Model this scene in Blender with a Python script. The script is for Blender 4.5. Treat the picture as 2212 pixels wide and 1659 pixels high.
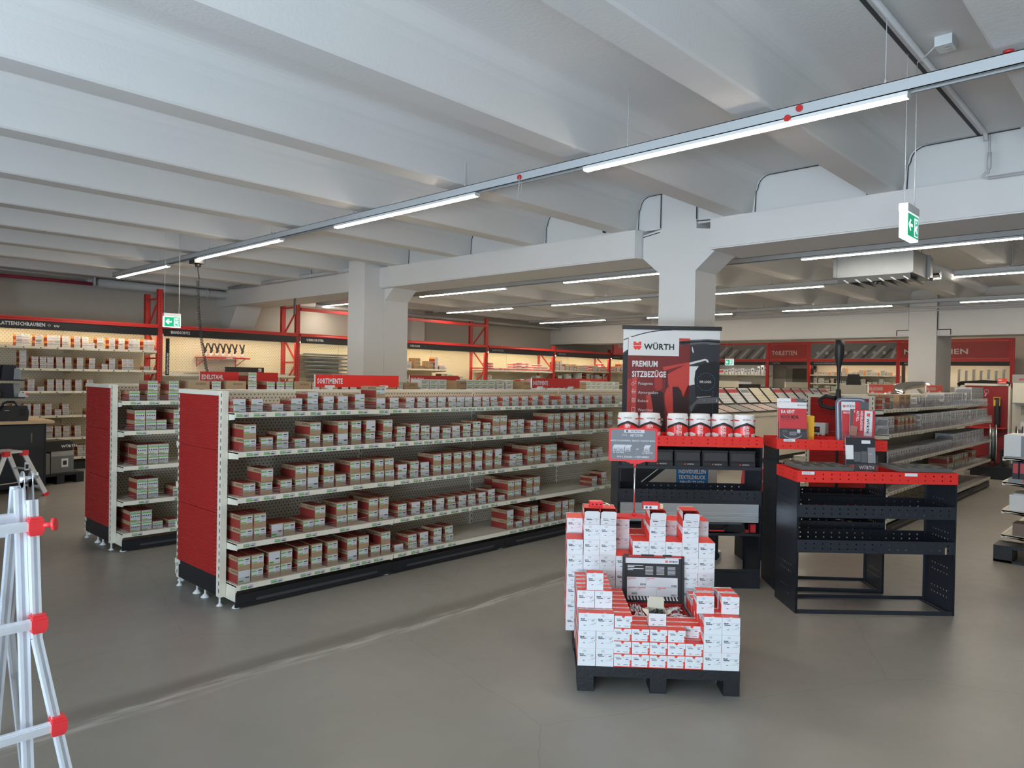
import bpy, math, random
from math import sin, cos, pi, radians, atan2, hypot
from mathutils import Matrix, Vector
R_ = random.Random(7)
for o in list(bpy.data.objects): bpy.data.objects.remove(o)
sc = bpy.context.scene
COL = sc.collection

# ---------------------------------------------------------------- camera, world, lights, exposure
F_PX, YAW, PIT, ROL, CH = 1565.23, 0.758252, -0.00982, 0.018689, 1.56
fw = Vector((cos(YAW)*cos(PIT), sin(YAW)*cos(PIT), sin(PIT)))
rt = Vector((sin(YAW), -cos(YAW), 0)); up = rt.cross(fw)
cr = rt*cos(ROL) + up*sin(ROL); cu = up*cos(ROL) - rt*sin(ROL)
cam = bpy.data.objects.new('camera', bpy.data.cameras.new('camera')); COL.objects.link(cam)
cam.data.sensor_width = 36; cam.data.lens = F_PX/2212*36; cam.data.clip_end = 200; cam.data.clip_start = .05
cam.matrix_world = Matrix(((cr.x, cu.x, -fw.x, 0), (cr.y, cu.y, -fw.y, 0), (cr.z, cu.z, -fw.z, CH), (0, 0, 0, 1)))
sc.camera = cam
w = bpy.data.worlds.new('world'); sc.world = w; w.use_nodes = True
w.node_tree.nodes['Background'].inputs[0].default_value = (.62, .78, 1, 1)
w.node_tree.nodes['Background'].inputs[1].default_value = 1.0
sc.cycles.transparent_max_bounces = 24
vs = sc.view_settings; vs.view_transform = 'Standard'; vs.look = 'None'; vs.exposure = 0.0; vs.gamma = 1; vs.use_curve_mapping = False
WIN_POWER, WIN_COL = 150, (.78, .89, 1.0)
PAVE_POWER = 420
LED_STR, LED_COL = 80, (1.0, .895, .75)
STRIP_STR, STRIP_COL = 26, (1.0, .84, .60)
def area(name, loc, rot, sx, sy, power, col):
    l = bpy.data.lights.new(name, 'AREA'); l.shape = 'RECTANGLE'; l.size = sx; l.size_y = sy; l.energy = power; l.color = col
    o = bpy.data.objects.new(name, l); COL.objects.link(o); o.location = loc; o.rotation_euler = rot; return o
# daylight through the shop windows behind the camera (wall_front at x = -3.5): sky, and the bright pavement outside
for y, k in ((-.8, 1.35), (2.8, .95)):
    area('window_daylight', (-3.75, y, 1.55), (0, radians(-90), 0), 2.7, 3.2, WIN_POWER*k, WIN_COL)
for y, k in ((-2.0, 1.25), (1.0, .8)):
    area('pavement_bounce', (-4.6, y, .25), (0, radians(-128), 0), 1.4, 3.0, PAVE_POWER*k, WIN_COL)

# ---------------------------------------------------------------- materials
_M = {}
def mat(name, col=(.8, .8, .8), rough=.5, metal=0., emit=None, es=0, spec=.5, alpha=1., bump=0, bscale=60, var=0, vscale=4, coat=0):
    if name in _M: return _M[name]
    m = bpy.data.materials.new(name); m.use_nodes = True; nt = m.node_tree; b = nt.nodes['Principled BSDF']
    b.inputs['Base Color'].default_value = (*col, 1); b.inputs['Roughness'].default_value = rough; b.inputs['Metallic'].default_value = metal
    b.inputs['Specular IOR Level'].default_value = spec
    if coat: b.inputs['Coat Weight'].default_value = coat
    if emit: b.inputs['Emission Color'].default_value = (*emit, 1); b.inputs['Emission Strength'].default_value = es
    if alpha < 1: b.inputs['Alpha'].default_value = alpha
    if var or bump:
        tc = nt.nodes.new('ShaderNodeTexCoord')
        if var:
            n = nt.nodes.new('ShaderNodeTexNoise'); n.inputs['Scale'].default_value = vscale; n.inputs['Detail'].default_value = 5
            nt.links.new(tc.outputs['Object'], n.inputs['Vector'])
            mx = nt.nodes.new('ShaderNodeMix'); mx.data_type = 'RGBA'
            mx.inputs[6].default_value = (*[c*(1-var) for c in col], 1); mx.inputs[7].default_value = (*[min(1, c*(1+var)) for c in col], 1)
            nt.links.new(n.outputs['Fac'], mx.inputs[0]); nt.links.new(mx.outputs[2], b.inputs['Base Color'])
        if bump:
            n2 = nt.nodes.new('ShaderNodeTexNoise'); n2.inputs['Scale'].default_value = bscale; n2.inputs['Detail'].default_value = 4
            bp = nt.nodes.new('ShaderNodeBump'); bp.inputs['Strength'].default_value = bump; bp.inputs['Distance'].default_value = .01
            nt.links.new(tc.outputs['Object'], n2.inputs['Vector']); nt.links.new(n2.outputs['Fac'], bp.inputs['Height']); nt.links.new(bp.outputs['Normal'], b.inputs['Normal'])
    _M[name] = m; return m
def mathn(nt, op, a, b=None):
    n = nt.nodes.new('ShaderNodeMath'); n.operation = op
    for i, v in enumerate((a, b)):
        if v is None: continue
        if isinstance(v, (int, float)): n.inputs[i].default_value = v
        else: nt.links.new(v, n.inputs[i])
    return n.outputs[0]
def pegmat(name, col, hole, ax, px, pz, r, rough=.45, ribs=False):
    """sheet steel with punched rows of holes (staggered); ax = object axis that runs along the sheet"""
    if name in _M: return _M[name]
    m = mat(name, col, rough); nt = m.node_tree; b = nt.nodes['Principled BSDF']
    tc = nt.nodes.new('ShaderNodeTexCoord'); s = nt.nodes.new('ShaderNodeSeparateXYZ'); nt.links.new(tc.outputs['Object'], s.inputs[0])
    x, z = s.outputs[ax], s.outputs[2]
    zi = mathn(nt, 'FLOOR', mathn(nt, 'DIVIDE', z, pz)); st = mathn(nt, 'MULTIPLY', mathn(nt, 'MODULO', zi, 2.), px*.5)
    fx = mathn(nt, 'SUBTRACT', mathn(nt, 'FRACT', mathn(nt, 'DIVIDE', mathn(nt, 'ADD', x, st), px)), .5)
    fz = mathn(nt, 'SUBTRACT', mathn(nt, 'FRACT', mathn(nt, 'DIVIDE', z, pz)), .5)
    ax_ = mathn(nt, 'MULTIPLY', mathn(nt, 'ABSOLUTE', fx), px); az = mathn(nt, 'MULTIPLY', mathn(nt, 'ABSOLUTE', fz), pz)
    d = mathn(nt, 'POWER', mathn(nt, 'ADD', mathn(nt, 'POWER', ax_, 2.), mathn(nt, 'POWER', az, 2.)), .5)
    h = mathn(nt, 'LESS_THAN', d, r)
    mx = nt.nodes.new('ShaderNodeMix'); mx.data_type = 'RGBA'; mx.inputs[6].default_value = (*col, 1); mx.inputs[7].default_value = (*hole, 1)
    nt.links.new(h, mx.inputs[0]); nt.links.new(mx.outputs[2], b.inputs['Base Color'])
    if ribs:
        bp = nt.nodes.new('ShaderNodeBump'); bp.inputs['Strength'].default_value = .8; bp.inputs['Distance'].default_value = .004
        sn = mathn(nt, 'SINE', mathn(nt, 'MULTIPLY', z, 2*pi/pz)); nt.links.new(sn, bp.inputs['Height']); nt.links.new(bp.outputs['Normal'], b.inputs['Normal'])
    return m
def clearmat(name, tint, refl, rough=.06):
    if name in _M: return _M[name]
    m = bpy.data.materials.new(name); m.use_nodes = True; nt = m.node_tree; nt.nodes.remove(nt.nodes['Principled BSDF'])
    t = nt.nodes.new('ShaderNodeBsdfTransparent'); t.inputs[0].default_value = (*tint, 1)
    g = nt.nodes.new('ShaderNodeBsdfGlossy'); g.inputs['Roughness'].default_value = rough
    f = nt.nodes.new('ShaderNodeFresnel'); f.inputs[0].default_value = 1.5
    geo = nt.nodes.new('ShaderNodeNewGeometry')
    mx = nt.nodes.new('ShaderNodeMixShader'); a = mathn(nt, 'MULTIPLY', mathn(nt, 'ADD', f.outputs[0], refl), mathn(nt, 'SUBTRACT', 1., geo.outputs['Backfacing']))
    nt.links.new(a, mx.inputs[0]); nt.links.new(t.outputs[0], mx.inputs[1]); nt.links.new(g.outputs[0], mx.inputs[2])
    nt.links.new(mx.outputs[0], nt.nodes['Material Output'].inputs[0]); _M[name] = m; return m

WHITE = mat('painted_concrete', (.66, .655, .64), .75, bump=.12, bscale=45, var=.03, vscale=1.5)
WALLM = mat('wall_paint', (.50, .465, .41), .8, bump=.06, bscale=20, var=.02)
CREAM = mat('cream_steel', (.74, .70, .58), .42)
CREAMD = mat('cream_wall_steel', (.78, .73, .58), .5)
RED = mat('red_steel', (.72, .03, .022), .42)
REDD = mat('dark_red_steel', (.50, .022, .022), .45)
RACKR = mat('rack_red_paint', (.56, .035, .03), .45)
BLK = mat('black_sheet', (.012, .013, .016), .42)
ANTH = mat('anthracite_steel', (.020, .024, .033), .38)
KRAFT = mat('kraft_card', (.36, .245, .14), .75, var=.08, vscale=9)
CRED = mat('carton_red_print', (.27, .030, .022), .6)
PRED = mat('carton_bright_red', (.78, .055, .035), .5)
ORNG = mat('carton_orange', (.72, .30, .08), .6)
PAPER = mat('paper_white', (.72, .73, .74), .6)
LABW = mat('label_white', (.56, .57, .585), .45)
LABG = mat('label_green', (.14, .42, .06), .5)
INK = mat('ink_black', (.02, .02, .022), .6)
INKG = mat('ink_grey', (.25, .26, .28), .6)
GREY = mat('grey_plastic', (.25, .26, .27), .5)
SILV = mat('aluminium', (.70, .72, .75), .32, .9)
ALUL = mat('ladder_aluminium', (.86, .89, .94), .36, .55, var=.05, vscale=14)
CHROME = mat('chrome', (.8, .8, .82), .15, 1)
ZINC = mat('galvanised_sheet', (.20, .22, .235), .42, .6, var=.1, vscale=6)
TRUNK = mat('trunking_grey_paint', (.46, .48, .49), .45)
PIPEM = mat('painted_pipe', (.52, .52, .52), .5)
REDP = mat('red_plastic', (.75, .04, .045), .35)
BLKP = mat('black_plastic', (.018, .018, .02), .45)
WHP = mat('white_plastic', (.72, .72, .70), .45)
WOOD = mat('wood_board', (.52, .36, .20), .55, var=.15, vscale=12)
BLUE = mat('print_blue', (.02, .20, .50), .5)
PGREY = mat('print_grey', (.16, .17, .18), .5)
PLGR = mat('print_light_grey', (.60, .60, .60), .5)
LEDM = mat('led_diffuser', (1, 1, 1), .5, emit=LED_COL, es=LED_STR)
STRIPM = mat('warm_led_strip', (1, 1, 1), .5, emit=STRIP_COL, es=STRIP_STR)
GREENL = mat('exit_green_lit', (.0, .3, .12), .5, emit=(.0, .30, .13), es=.9)
WHITL = mat('exit_white_lit', (.8, .9, 1), .5, emit=(.75, .92, 1), es=1.1)
ACRY = clearmat('acrylic_guard', (.93, .93, .94), .05)
ACRY2 = clearmat('clear_divider', (.93, .92, .95), .08, .15)
FOILB = clearmat('clear_film', (.85, .86, .88), .22, .12)
PEGC = pegmat('cream_pegboard', (.60, .55, .44), (.04, .036, .03), 0, .030, .0235, .0048)
PEGR = pegmat('red_pegboard', (.50, .02, .018), (.10, .005, .005), 1, .026, .0135, .0030, ribs=True)
PEGW = pegmat('wall_pegboard', (.78, .72, .55), (.30, .26, .17), 0, .05, .03, .006)
PEGY = pegmat('far_pegboard', (.76, .72, .60), (.30, .26, .18), 1, .05, .03, .006)

def floor_mat():
    m = mat('epoxy_floor', (.22, .20, .17), .3); nt = m.node_tree; b = nt.nodes['Principled BSDF']
    tc = nt.nodes.new('ShaderNodeTexCoord')
    n1 = nt.nodes.new('ShaderNodeTexNoise'); n1.inputs['Scale'].default_value = .7; n1.inputs['Detail'].default_value = 6
    n2 = nt.nodes.new('ShaderNodeTexNoise'); n2.inputs['Scale'].default_value = 9; n2.inputs['Detail'].default_value = 8; n2.inputs['Roughness'].default_value = .7
    for n in (n1, n2): nt.links.new(tc.outputs['Object'], n.inputs['Vector'])
    r = nt.nodes.new('ShaderNodeValToRGB'); r.color_ramp.elements[0].position = .35; r.color_ramp.elements[1].position = .68
    r.color_ramp.elements[0].color = (.225, .208, .18, 1); r.color_ramp.elements[1].color = (.29, .273, .242, 1)
    nt.links.new(n1.outputs['Fac'], r.inputs[0])
    # worn filler seam along y = 3.55 (a stain in the floor itself)
    s = nt.nodes.new('ShaderNodeSeparateXYZ'); nt.links.new(tc.outputs['Object'], s.inputs[0])
    wob = nt.nodes.new('ShaderNodeTexNoise'); wob.inputs['Scale'].default_value = 1.6; wob.inputs['Detail'].default_value = 6; nt.links.new(tc.outputs['Object'], wob.inputs['Vector'])
    def band(y0, hw, amp):
        dy = mathn(nt, 'ABSOLUTE', mathn(nt, 'ADD', mathn(nt, 'SUBTRACT', s.outputs[1], y0), mathn(nt, 'MULTIPLY', mathn(nt, 'SUBTRACT', wob.outputs['Fac'], .5), amp)))
        mr = nt.nodes.new('ShaderNodeMapRange'); mr.inputs[1].default_value = hw; mr.inputs[2].default_value = hw*.3; nt.links.new(dy, mr.inputs[0]); return mr.outputs[0]
    streak = nt.nodes.new('ShaderNodeTexNoise'); streak.inputs['Detail'].default_value = 5; streak.inputs['Scale'].default_value = 3
    mp = nt.nodes.new('ShaderNodeMapping'); mp.inputs['Scale'].default_value = (1.2, 9, 1); nt.links.new(tc.outputs['Object'], mp.inputs[0]); nt.links.new(mp.outputs[0], streak.inputs['Vector'])
    sr = nt.nodes.new('ShaderNodeMapRange'); sr.inputs[1].default_value = .42; sr.inputs[2].default_value = .6; nt.links.new(streak.outputs['Fac'], sr.inputs[0])
    m1 = nt.nodes.new('ShaderNodeMix'); m1.data_type = 'RGBA'; nt.links.new(r.outputs[0], m1.inputs[6]); m1.inputs[7].default_value = (.15, .135, .115, 1)
    nt.links.new(mathn(nt, 'MULTIPLY', band(3.62, .12, .12), .7), m1.inputs[0])
    m2 = nt.nodes.new('ShaderNodeMix'); m2.data_type = 'RGBA'; nt.links.new(m1.outputs[2], m2.inputs[6]); m2.inputs[7].default_value = (.42, .40, .36, 1)
    nt.links.new(mathn(nt, 'MULTIPLY', mathn(nt, 'MULTIPLY', band(3.52, .075, .10), sr.outputs[0]), .8), m2.inputs[0])
    # fine hairline cracks
    vo = nt.nodes.new('ShaderNodeTexVoronoi'); vo.feature = 'DISTANCE_TO_EDGE'; vo.inputs['Scale'].default_value = .45
    mpd = nt.nodes.new('ShaderNodeMix'); mpd.data_type = 'RGBA'; mpd.inputs[0].default_value = .12; nt.links.new(tc.outputs['Object'], mpd.inputs[6]); nt.links.new(wob.outputs['Color'], mpd.inputs[7])
    nt.links.new(mpd.outputs[2], vo.inputs['Vector'])
    ck = mathn(nt, 'MULTIPLY', mathn(nt, 'LESS_THAN', vo.outputs['Distance'], .0008), .3)
    m3 = nt.nodes.new('ShaderNodeMix'); m3.data_type = 'RGBA'; nt.links.new(m2.outputs[2], m3.inputs[6]); m3.inputs[7].default_value = (.10, .09, .075, 1); nt.links.new(ck, m3.inputs[0])
    nt.links.new(m3.outputs[2], b.inputs['Base Color'])
    rr = nt.nodes.new('ShaderNodeMapRange'); rr.inputs[3].default_value = .26; rr.inputs[4].default_value = .5; nt.links.new(n2.outputs['Fac'], rr.inputs[0]); nt.links.new(rr.outputs[0], b.inputs['Roughness'])
    b.inputs['Specular IOR Level'].default_value = .5
    return m
FLOORM = floor_mat()

# ---------------------------------------------------------------- mesh builder
_T = {}
def text_geo(s, bold=0.0, res=1):
    bold = min(bold, .03)
    k = (s, bold, res)
    if k in _T: return _T[k]
    c = bpy.data.curves.new('t', 'FONT'); c.body = s; c.size = 1; c.offset = bold; c.resolution_u = res; c.fill_mode = 'FRONT'; c.space_character = 1+bold*2.2
    o = bpy.data.objects.new('t', c); COL.objects.link(o); bpy.context.view_layer.update()
    me = o.evaluated_get(bpy.context.evaluated_depsgraph_get()).to_mesh()
    v = [(p.co.x, p.co.y) for p in me.vertices]; f = [tuple(p.vertices) for p in me.polygons]
    bpy.data.objects.remove(o); bpy.data.curves.remove(c)
    if v:
        x0 = min(a[0] for a in v); x1 = max(a[0] for a in v); v = [(a-x0, b) for a, b in v]; wd = x1-x0
    else: wd = 0
    _T[k] = (v, f, wd); return _T[k]
class MB:
    def __init__(s): s.v = []; s.f = []; s.m = []; s.ml = []; s.smooth = set()
    def mi(s, m):
        if m not in s.ml: s.ml.append(m)
        return s.ml.index(m)
    def face(s, pts, m, flip=False):
        n = len(s.v); s.v += [tuple(p) for p in pts]; idx = list(range(n, n+len(pts)))
        s.f.append(idx[::-1] if flip else idx); s.m.append(s.mi(m)); return s
    def box(s, a, b, m, mats=None):
        """mats: dict of face -> material for '-x','+x','-y','+y','-z','+z'"""
        (x0, y0, z0), (x1, y1, z1) = a, b; n = len(s.v)
        s.v += [(x0, y0, z0), (x1, y0, z0), (x1, y1, z0), (x0, y1, z0), (x0, y0, z1), (x1, y0, z1), (x1, y1, z1), (x0, y1, z1)]
        for k, q in (('-z', (3, 2, 1, 0)), ('+z', (4, 5, 6, 7)), ('-y', (0, 1, 5, 4)), ('+x', (1, 2, 6, 5)), ('+y', (2, 3, 7, 6)), ('-x', (3, 0, 4, 7))):
            s.f.append([n+i for i in q]); s.m.append(s.mi((mats or {}).get(k, m)))
        return s
    def obox(s, c, ax, h, m):
        c = Vector(c); A = [Vector(a).normalized()*k for a, k in zip(ax, h)]; n = len(s.v)
        for z in (-1, 1):
            for x, y in ((-1, -1), (1, -1), (1, 1), (-1, 1)): s.v.append(tuple(c+A[0]*x+A[1]*y+A[2]*z))
        for q in ((3, 2, 1, 0), (4, 5, 6, 7), (0, 1, 5, 4), (1, 2, 6, 5), (2, 3, 7, 6), (3, 0, 4, 7)): s.f.append([n+i for i in q]); s.m.append(s.mi(m))
        return s
    def bar(s, p, q, w, t, m, upv=(0, 0, 1)):
        """box section bar from p to q; w across, t along upv side"""
        p = Vector(p); q = Vector(q); d = (q-p); L = d.length; d.normalize(); u = Vector(upv); x = d.cross(u)
        if x.length < 1e-4: u = Vector((1, 0, 0)); x = d.cross(u)
        x.normalize(); y = x.cross(d); return s.obox((p+q)/2, (d, x, y), (L/2, w/2, t/2), m)
    def cyl(s, p, q, r, m, n=12, r2=None, caps=True):
        p = Vector(p); q = Vector(q); d = (q-p).normalized(); a = d.orthogonal().normalized(); b = d.cross(a); r2 = r if r2 is None else r2
        k = len(s.v)
        for c, rr in ((p, r), (q, r2)):
            for i in range(n): t = 2*pi*i/n; s.v.append(tuple(c+a*cos(t)*rr+b*sin(t)*rr))
        for i in range(n):
            j = (i+1) % n; s.smooth.add(len(s.f)); s.f.append([k+i, k+j, k+n+j, k+n+i]); s.m.append(s.mi(m))
        if caps:
            s.f.append([k+i for i in range(n)][::-1]); s.m.append(s.mi(m)); s.f.append([k+n+i for i in range(n)]); s.m.append(s.mi(m))
        return s
    def tube(s, pts, r, m, n=8):
        P = [Vector(p) for p in pts]; k = len(s.v); prev = None
        for i, p in enumerate(P):
            d = (P[min(i+1, len(P)-1)]-P[max(i-1, 0)]).normalized()
            if prev is None: a = d.orthogonal().normalized()
            else: a = (prev-d*prev.dot(d)).normalized()
            prev = a; b = d.cross(a)
            for j in range(n): t = 2*pi*j/n; s.v.append(tuple(p+a*cos(t)*r+b*sin(t)*r))
        for i in range(len(P)-1):
            for j in range(n):
                jj = (j+1) % n; s.smooth.add(len(s.f)); s.f.append([k+i*n+j, k+i*n+jj, k+(i+1)*n+jj, k+(i+1)*n+j]); s.m.append(s.mi(m))
        s.f.append([k+j for j in range(n)][::-1]); s.m.append(s.mi(m)); e = k+(len(P)-1)*n; s.f.append([e+j for j in range(n)]); s.m.append(s.mi(m))
        return s
    def prism(s, poly, fn, a0, a1, m):
        """extrude 2-D polygon; fn(u,v,a) -> 3-D"""
        n = len(poly); k = len(s.v)
        for a in (a0, a1): s.v += [tuple(fn(u, v, a)) for u, v in poly]
        for i in range(n): j = (i+1) % n; s.f.append([k+i, k+j, k+n+j, k+n+i]); s.m.append(s.mi(m))
        s.f.append([k+i for i in range(n)][::-1]); s.m.append(s.mi(m)); s.f.append([k+n+i for i in range(n)]); s.m.append(s.mi(m)); return s
    def lathe(s, prof, m, c=(0, 0), n=20, mats=None):
        k = len(s.v)
        for r, z in prof:
            for j in range(n): t = 2*pi*j/n; s.v.append((c[0]+r*cos(t), c[1]+r*sin(t), z))
        for i in range(len(prof)-1):
            mm = s.mi(mats[i] if mats else m)
            for j in range(n): jj = (j+1) % n; s.smooth.add(len(s.f)); s.f.append([k+i*n+j, k+i*n+jj, k+(i+1)*n+jj, k+(i+1)*n+j]); s.m.append(mm)
        return s
    def sheet(s, o, u, v, polys, off=.0):
        """flat print: polys = [(material, [(a,b)...])] in sheet coords, layered"""
        o = Vector(o); u = Vector(u); v = Vector(v); nn = u.cross(v).normalized()
        for i, (m, pl) in enumerate(polys): s.face([o+u*a+v*b+nn*(off+.0004*i) for a, b in pl], m)
        return s
    def text(s, t, o, u, v, h, m, cond=1., bold=.0, align='L', res=1, maxw=None):
        """h = cap height"""
        vv, ff, wd = text_geo(t, bold, res); sc_ = h/.70; sx = sc_*cond
        if maxw and wd*sx > maxw: sx = maxw/wd
        o = Vector(o); u = Vector(u).normalized(); v = Vector(v).normalized(); sh = {'L': 0, 'C': -wd*sx/2, 'R': -wd*sx}[align]
        k = len(s.v); s.v += [tuple(o+u*(a*sx+sh)+v*(b*sc_)) for a, b in vv]; mi = s.mi(m)
        for f in ff: s.f.append([k+i for i in f]); s.m.append(mi)
        return s
    def mesh(s, name):
        me = bpy.data.meshes.new(name); me.from_pydata(s.v, [], s.f)
        for m in s.ml: me.materials.append(m)
        me.polygons.foreach_set('material_index', s.m)
        if s.smooth:
            sm = [i in s.smooth for i in range(len(s.f))]; me.polygons.foreach_set('use_smooth', sm)
        me.update(); return me
    def build(s, name, parent=None, loc=(0, 0, 0), rz=0.):
        return inst(name, s.mesh(name), parent, loc, rz)
def inst(name, me, parent=None, loc=(0, 0, 0), rz=0.):
    o = bpy.data.objects.new(name, me); COL.objects.link(o); o.location = loc; o.rotation_euler = (0, 0, rz) if not isinstance(rz, tuple) else rz
    if parent: o.parent = parent
    return o
def empty(name, loc=(0, 0, 0), rz=0.):
    o = bpy.data.objects.new(name, None); COL.objects.link(o); o.empty_display_size = .1; o.location = loc; o.rotation_euler = (0, 0, rz) if not isinstance(rz, tuple) else rz; return o
LABELS = {}
def tag(o, label, cat, group=None):
    o['label'] = label; o['category'] = cat
    if group: o['group'] = group
    LABELS.setdefault(label, []).append(o); return o
def struct(o): o['kind'] = 'structure'; return o
ORD = 'first second third fourth fifth sixth seventh eighth ninth tenth eleventh twelfth thirteenth fourteenth fifteenth sixteenth seventeenth eighteenth nineteenth twentieth'.split()
def od(i):
    if i < 20: return ORD[i]
    t = {2: 'twenty', 3: 'thirty', 4: 'forty'}[(i+1)//10]
    return t+'-'+ORD[(i+1) % 10-1] if (i+1) % 10 else {2: 'twentieth', 3: 'thirtieth', 4: 'fortieth'}[(i+1)//10]
X_, Y_, Z_ = Vector((1, 0, 0)), Vector((0, 1, 0)), Vector((0, 0, 1))
def rect(a0, b0, a1, b1): return [(a0, b0), (a1, b0), (a1, b1), (a0, b1)]
def shield(mb, o, u, v, h, mr, mw):
    """the red split shield emblem"""
    w_ = h*.92
    mb.sheet(o, u, v, [(mr, [(0, h*.58), (w_, h*.58), (w_, h), (w_*.72, h), (w_*.62, h*.86), (w_*.38, h*.86), (w_*.28, h), (0, h)]),
                       (mr, [(0, h*.50), (0, h*.34), (w_*.14, h*.12), (w_*.34, 0), (w_*.40, h*.12), (w_*.60, h*.12), (w_*.66, 0), (w_*.86, h*.12), (w_, h*.34), (w_, h*.50)])])
# ================================================================ ROOM SHELL
XF, XB, YR, YL, ZC = -3.5, 23.3, -4.0, 13.9, 3.46
struct(MB().box((XF-.2, YR-.2, -.12), (XB+.2, YL+.2, 0), FLOORM).build('floor'))
cl = struct(MB().box((XF-.2, YR-.2, ZC), (XB+.2, YL+.2, ZC+.15), WHITE).build('ceiling'))
wl = struct(MB().box((XF-.2, YL, 0), (XB+.2, YL+.15, ZC), WALLM).build('wall_left'))
wbk = struct(MB().box((XB, YR-.2, 0), (XB+.15, YL, ZC), WALLM).build('wall_back'))
# precast panel joints on the left wall
g = MB()
for z in (2.32, 2.36): g.box((XF, YL-.004, z), (XB, YL+.002, z+.006), mat('joint_brown', (.30, .28, .25), .9))  # thin strips in the joint's own darker tone
g.build('panel_joint', wl)['kind'] = 'structure'
struct(MB().box((XF-.2, YR-.15, 0), (XB+.2, YR, ZC), WALLM).build('wall_right'))
# shop front (behind the camera) with two windows
m = MB(); ys = [(-2.4, .8), (1.2, 4.4)]
m.box((XF-.15, YR-.2, 2.95), (XF, YL, ZC), WALLM).box((XF-.15, YR-.2, 0), (XF, YL, .18), WALLM)
for a, b in ((YR-.2, -2.4), (.8, 1.2), (4.4, YL)): m.box((XF-.15, a, .18), (XF, b, 2.95), WALLM)
struct(m.build('wall_front'))
FRM = mat('window_frame_grey', (.20, .21, .22), .4); GL = clearmat('window_glass', (.95, .98, 1), .02, .02)
def window(n, p, ax, L):
    e = empty('window_%d' % n, p); e['kind'] = 'structure'
    f = MB(); d = lambda a, z, a2, z2: f.box(*(((-.03, a, z), (.03, a2, z2)) if ax == 1 else ((a, -.03, z), (a2, .03, z2))), FRM)
    d(0, 0, L, .06); d(0, 2.71, L, 2.77); d(0, 0, .06, 2.77); d(L-.06, 0, L, 2.77); d(L/2-.03, 0, L/2+.03, 2.77)
    f.build('frame', e)
    gl = MB(); gl.box(*(((-.004, .06, .06), (.004, L-.06, 2.71)) if ax == 1 else ((.06, -.004, .06), (L-.06, .004, 2.71))), GL); gl.build('pane', e)
for i, (a, b) in enumerate(ys): window(i+1, (XF-.07, a, .18), 1, b-a)

# ceiling: precast double-T ribs running along x
ribs = [round(1.885+1.277*k, 3) for k in range(-4, 10)]
def rib_poly():
    p = [(-.115, 3.112), (-.10, 3.10), (.10, 3.10), (.115, 3.112)]
    r = .11; bx, top = .165, ZC
    p += [(.145, top-r-.04)]
    for i in range(0, 7): t = i/6*pi/2; p.append((.155+r-r*cos(t), top-r+r*sin(t)))
    q = [(-a, b) for a, b in reversed(p[4:])]
    return p+q
RP = rib_poly()
for y in ribs:
    for a, b in ((XF, XB),):
        o = MB().prism(RP, lambda u, v, x, y=y: (x, y+u, v), a, b, WHITE).build('ceiling_beam'); o['kind'] = 'structure'
# open joints between the precast slabs
JD = mat('joint_dark', (.05, .05, .05), .9)
for i in range(0, len(ribs)-1):
    if abs((ribs[i]+ribs[i+1])/2-1.2) > .3: continue
    y = (ribs[i]+ribs[i+1])/2
    o = MB().box((XF, y-.011, ZC-.004), (16.3, y+.011, ZC+.01), JD).build('ceiling_joint'); o['kind'] = 'structure'
# girder 1 (x 6.29-6.95): spans between the column heads
XG = 6.29
def girder(x0, x1, y0, y1, z0, z1, name='ceiling_girder', ch0=0, ch1=0):
    pl = [(x0+ch0, y0), (x1, y0), (x1, y1), (x0+ch1, y1)] if not (ch0 or ch1) else None
    pl = [(x0+ch0, y0)] if ch0 else [(x0, y0)]
    if ch0: pl = [(x0, y0+.03), (x0+ch0, y0)]
    pl += [(x1, y0), (x1, y1)]
    pl += [(x0+ch1, y1), (x0, y1-.03)] if ch1 else [(x0, y1)]
    b = .012
    m = MB().prism(pl, lambda u, v, z: (u, v, z), z0+b, z1, WHITE)
    m.prism([(px+(b if px < (x0+x1)/2 else -b), py) for px, py in pl], lambda u, v, z: (u, v, z), z0, z0+b, WHITE)
    o = m.build(name); o['kind'] = 'structure'; return o
girder(XG, 6.95, 4.22, 8.66, 2.81, 3.10, ch0=.10)
girder(XG, 6.95, YR, 3.40, 2.81, 3.10)
girder(XG, 6.95, 9.05, YL, 2.81, 3.10)
# infill above the girder between the ribs, with the dark movement joint that follows each rib
inf = MB().box((6.42, YR, 3.10), (6.80, YL, ZC), WHITE).build('girder_infill'); inf['kind'] = 'structure'
for y in ribs:
    if not -1 < y < 12: continue
    for s_ in (1, -1):
        pts = [(6.405, y+s_*.15, 3.105), (6.405, y+s_*.158, ZC-.15)]+[(6.405, y+s_*(.265+.02-.11*cos(i/5*pi/2)), ZC-.12+.11*sin(i/5*pi/2)) for i in range(6)]
        if s_ == -1: pts += [(6.405, y-.9, ZC-.008)]
        MB().tube(pts, .0045, JD, 5).build('joint_line', inf)['kind'] = 'structure'
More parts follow.
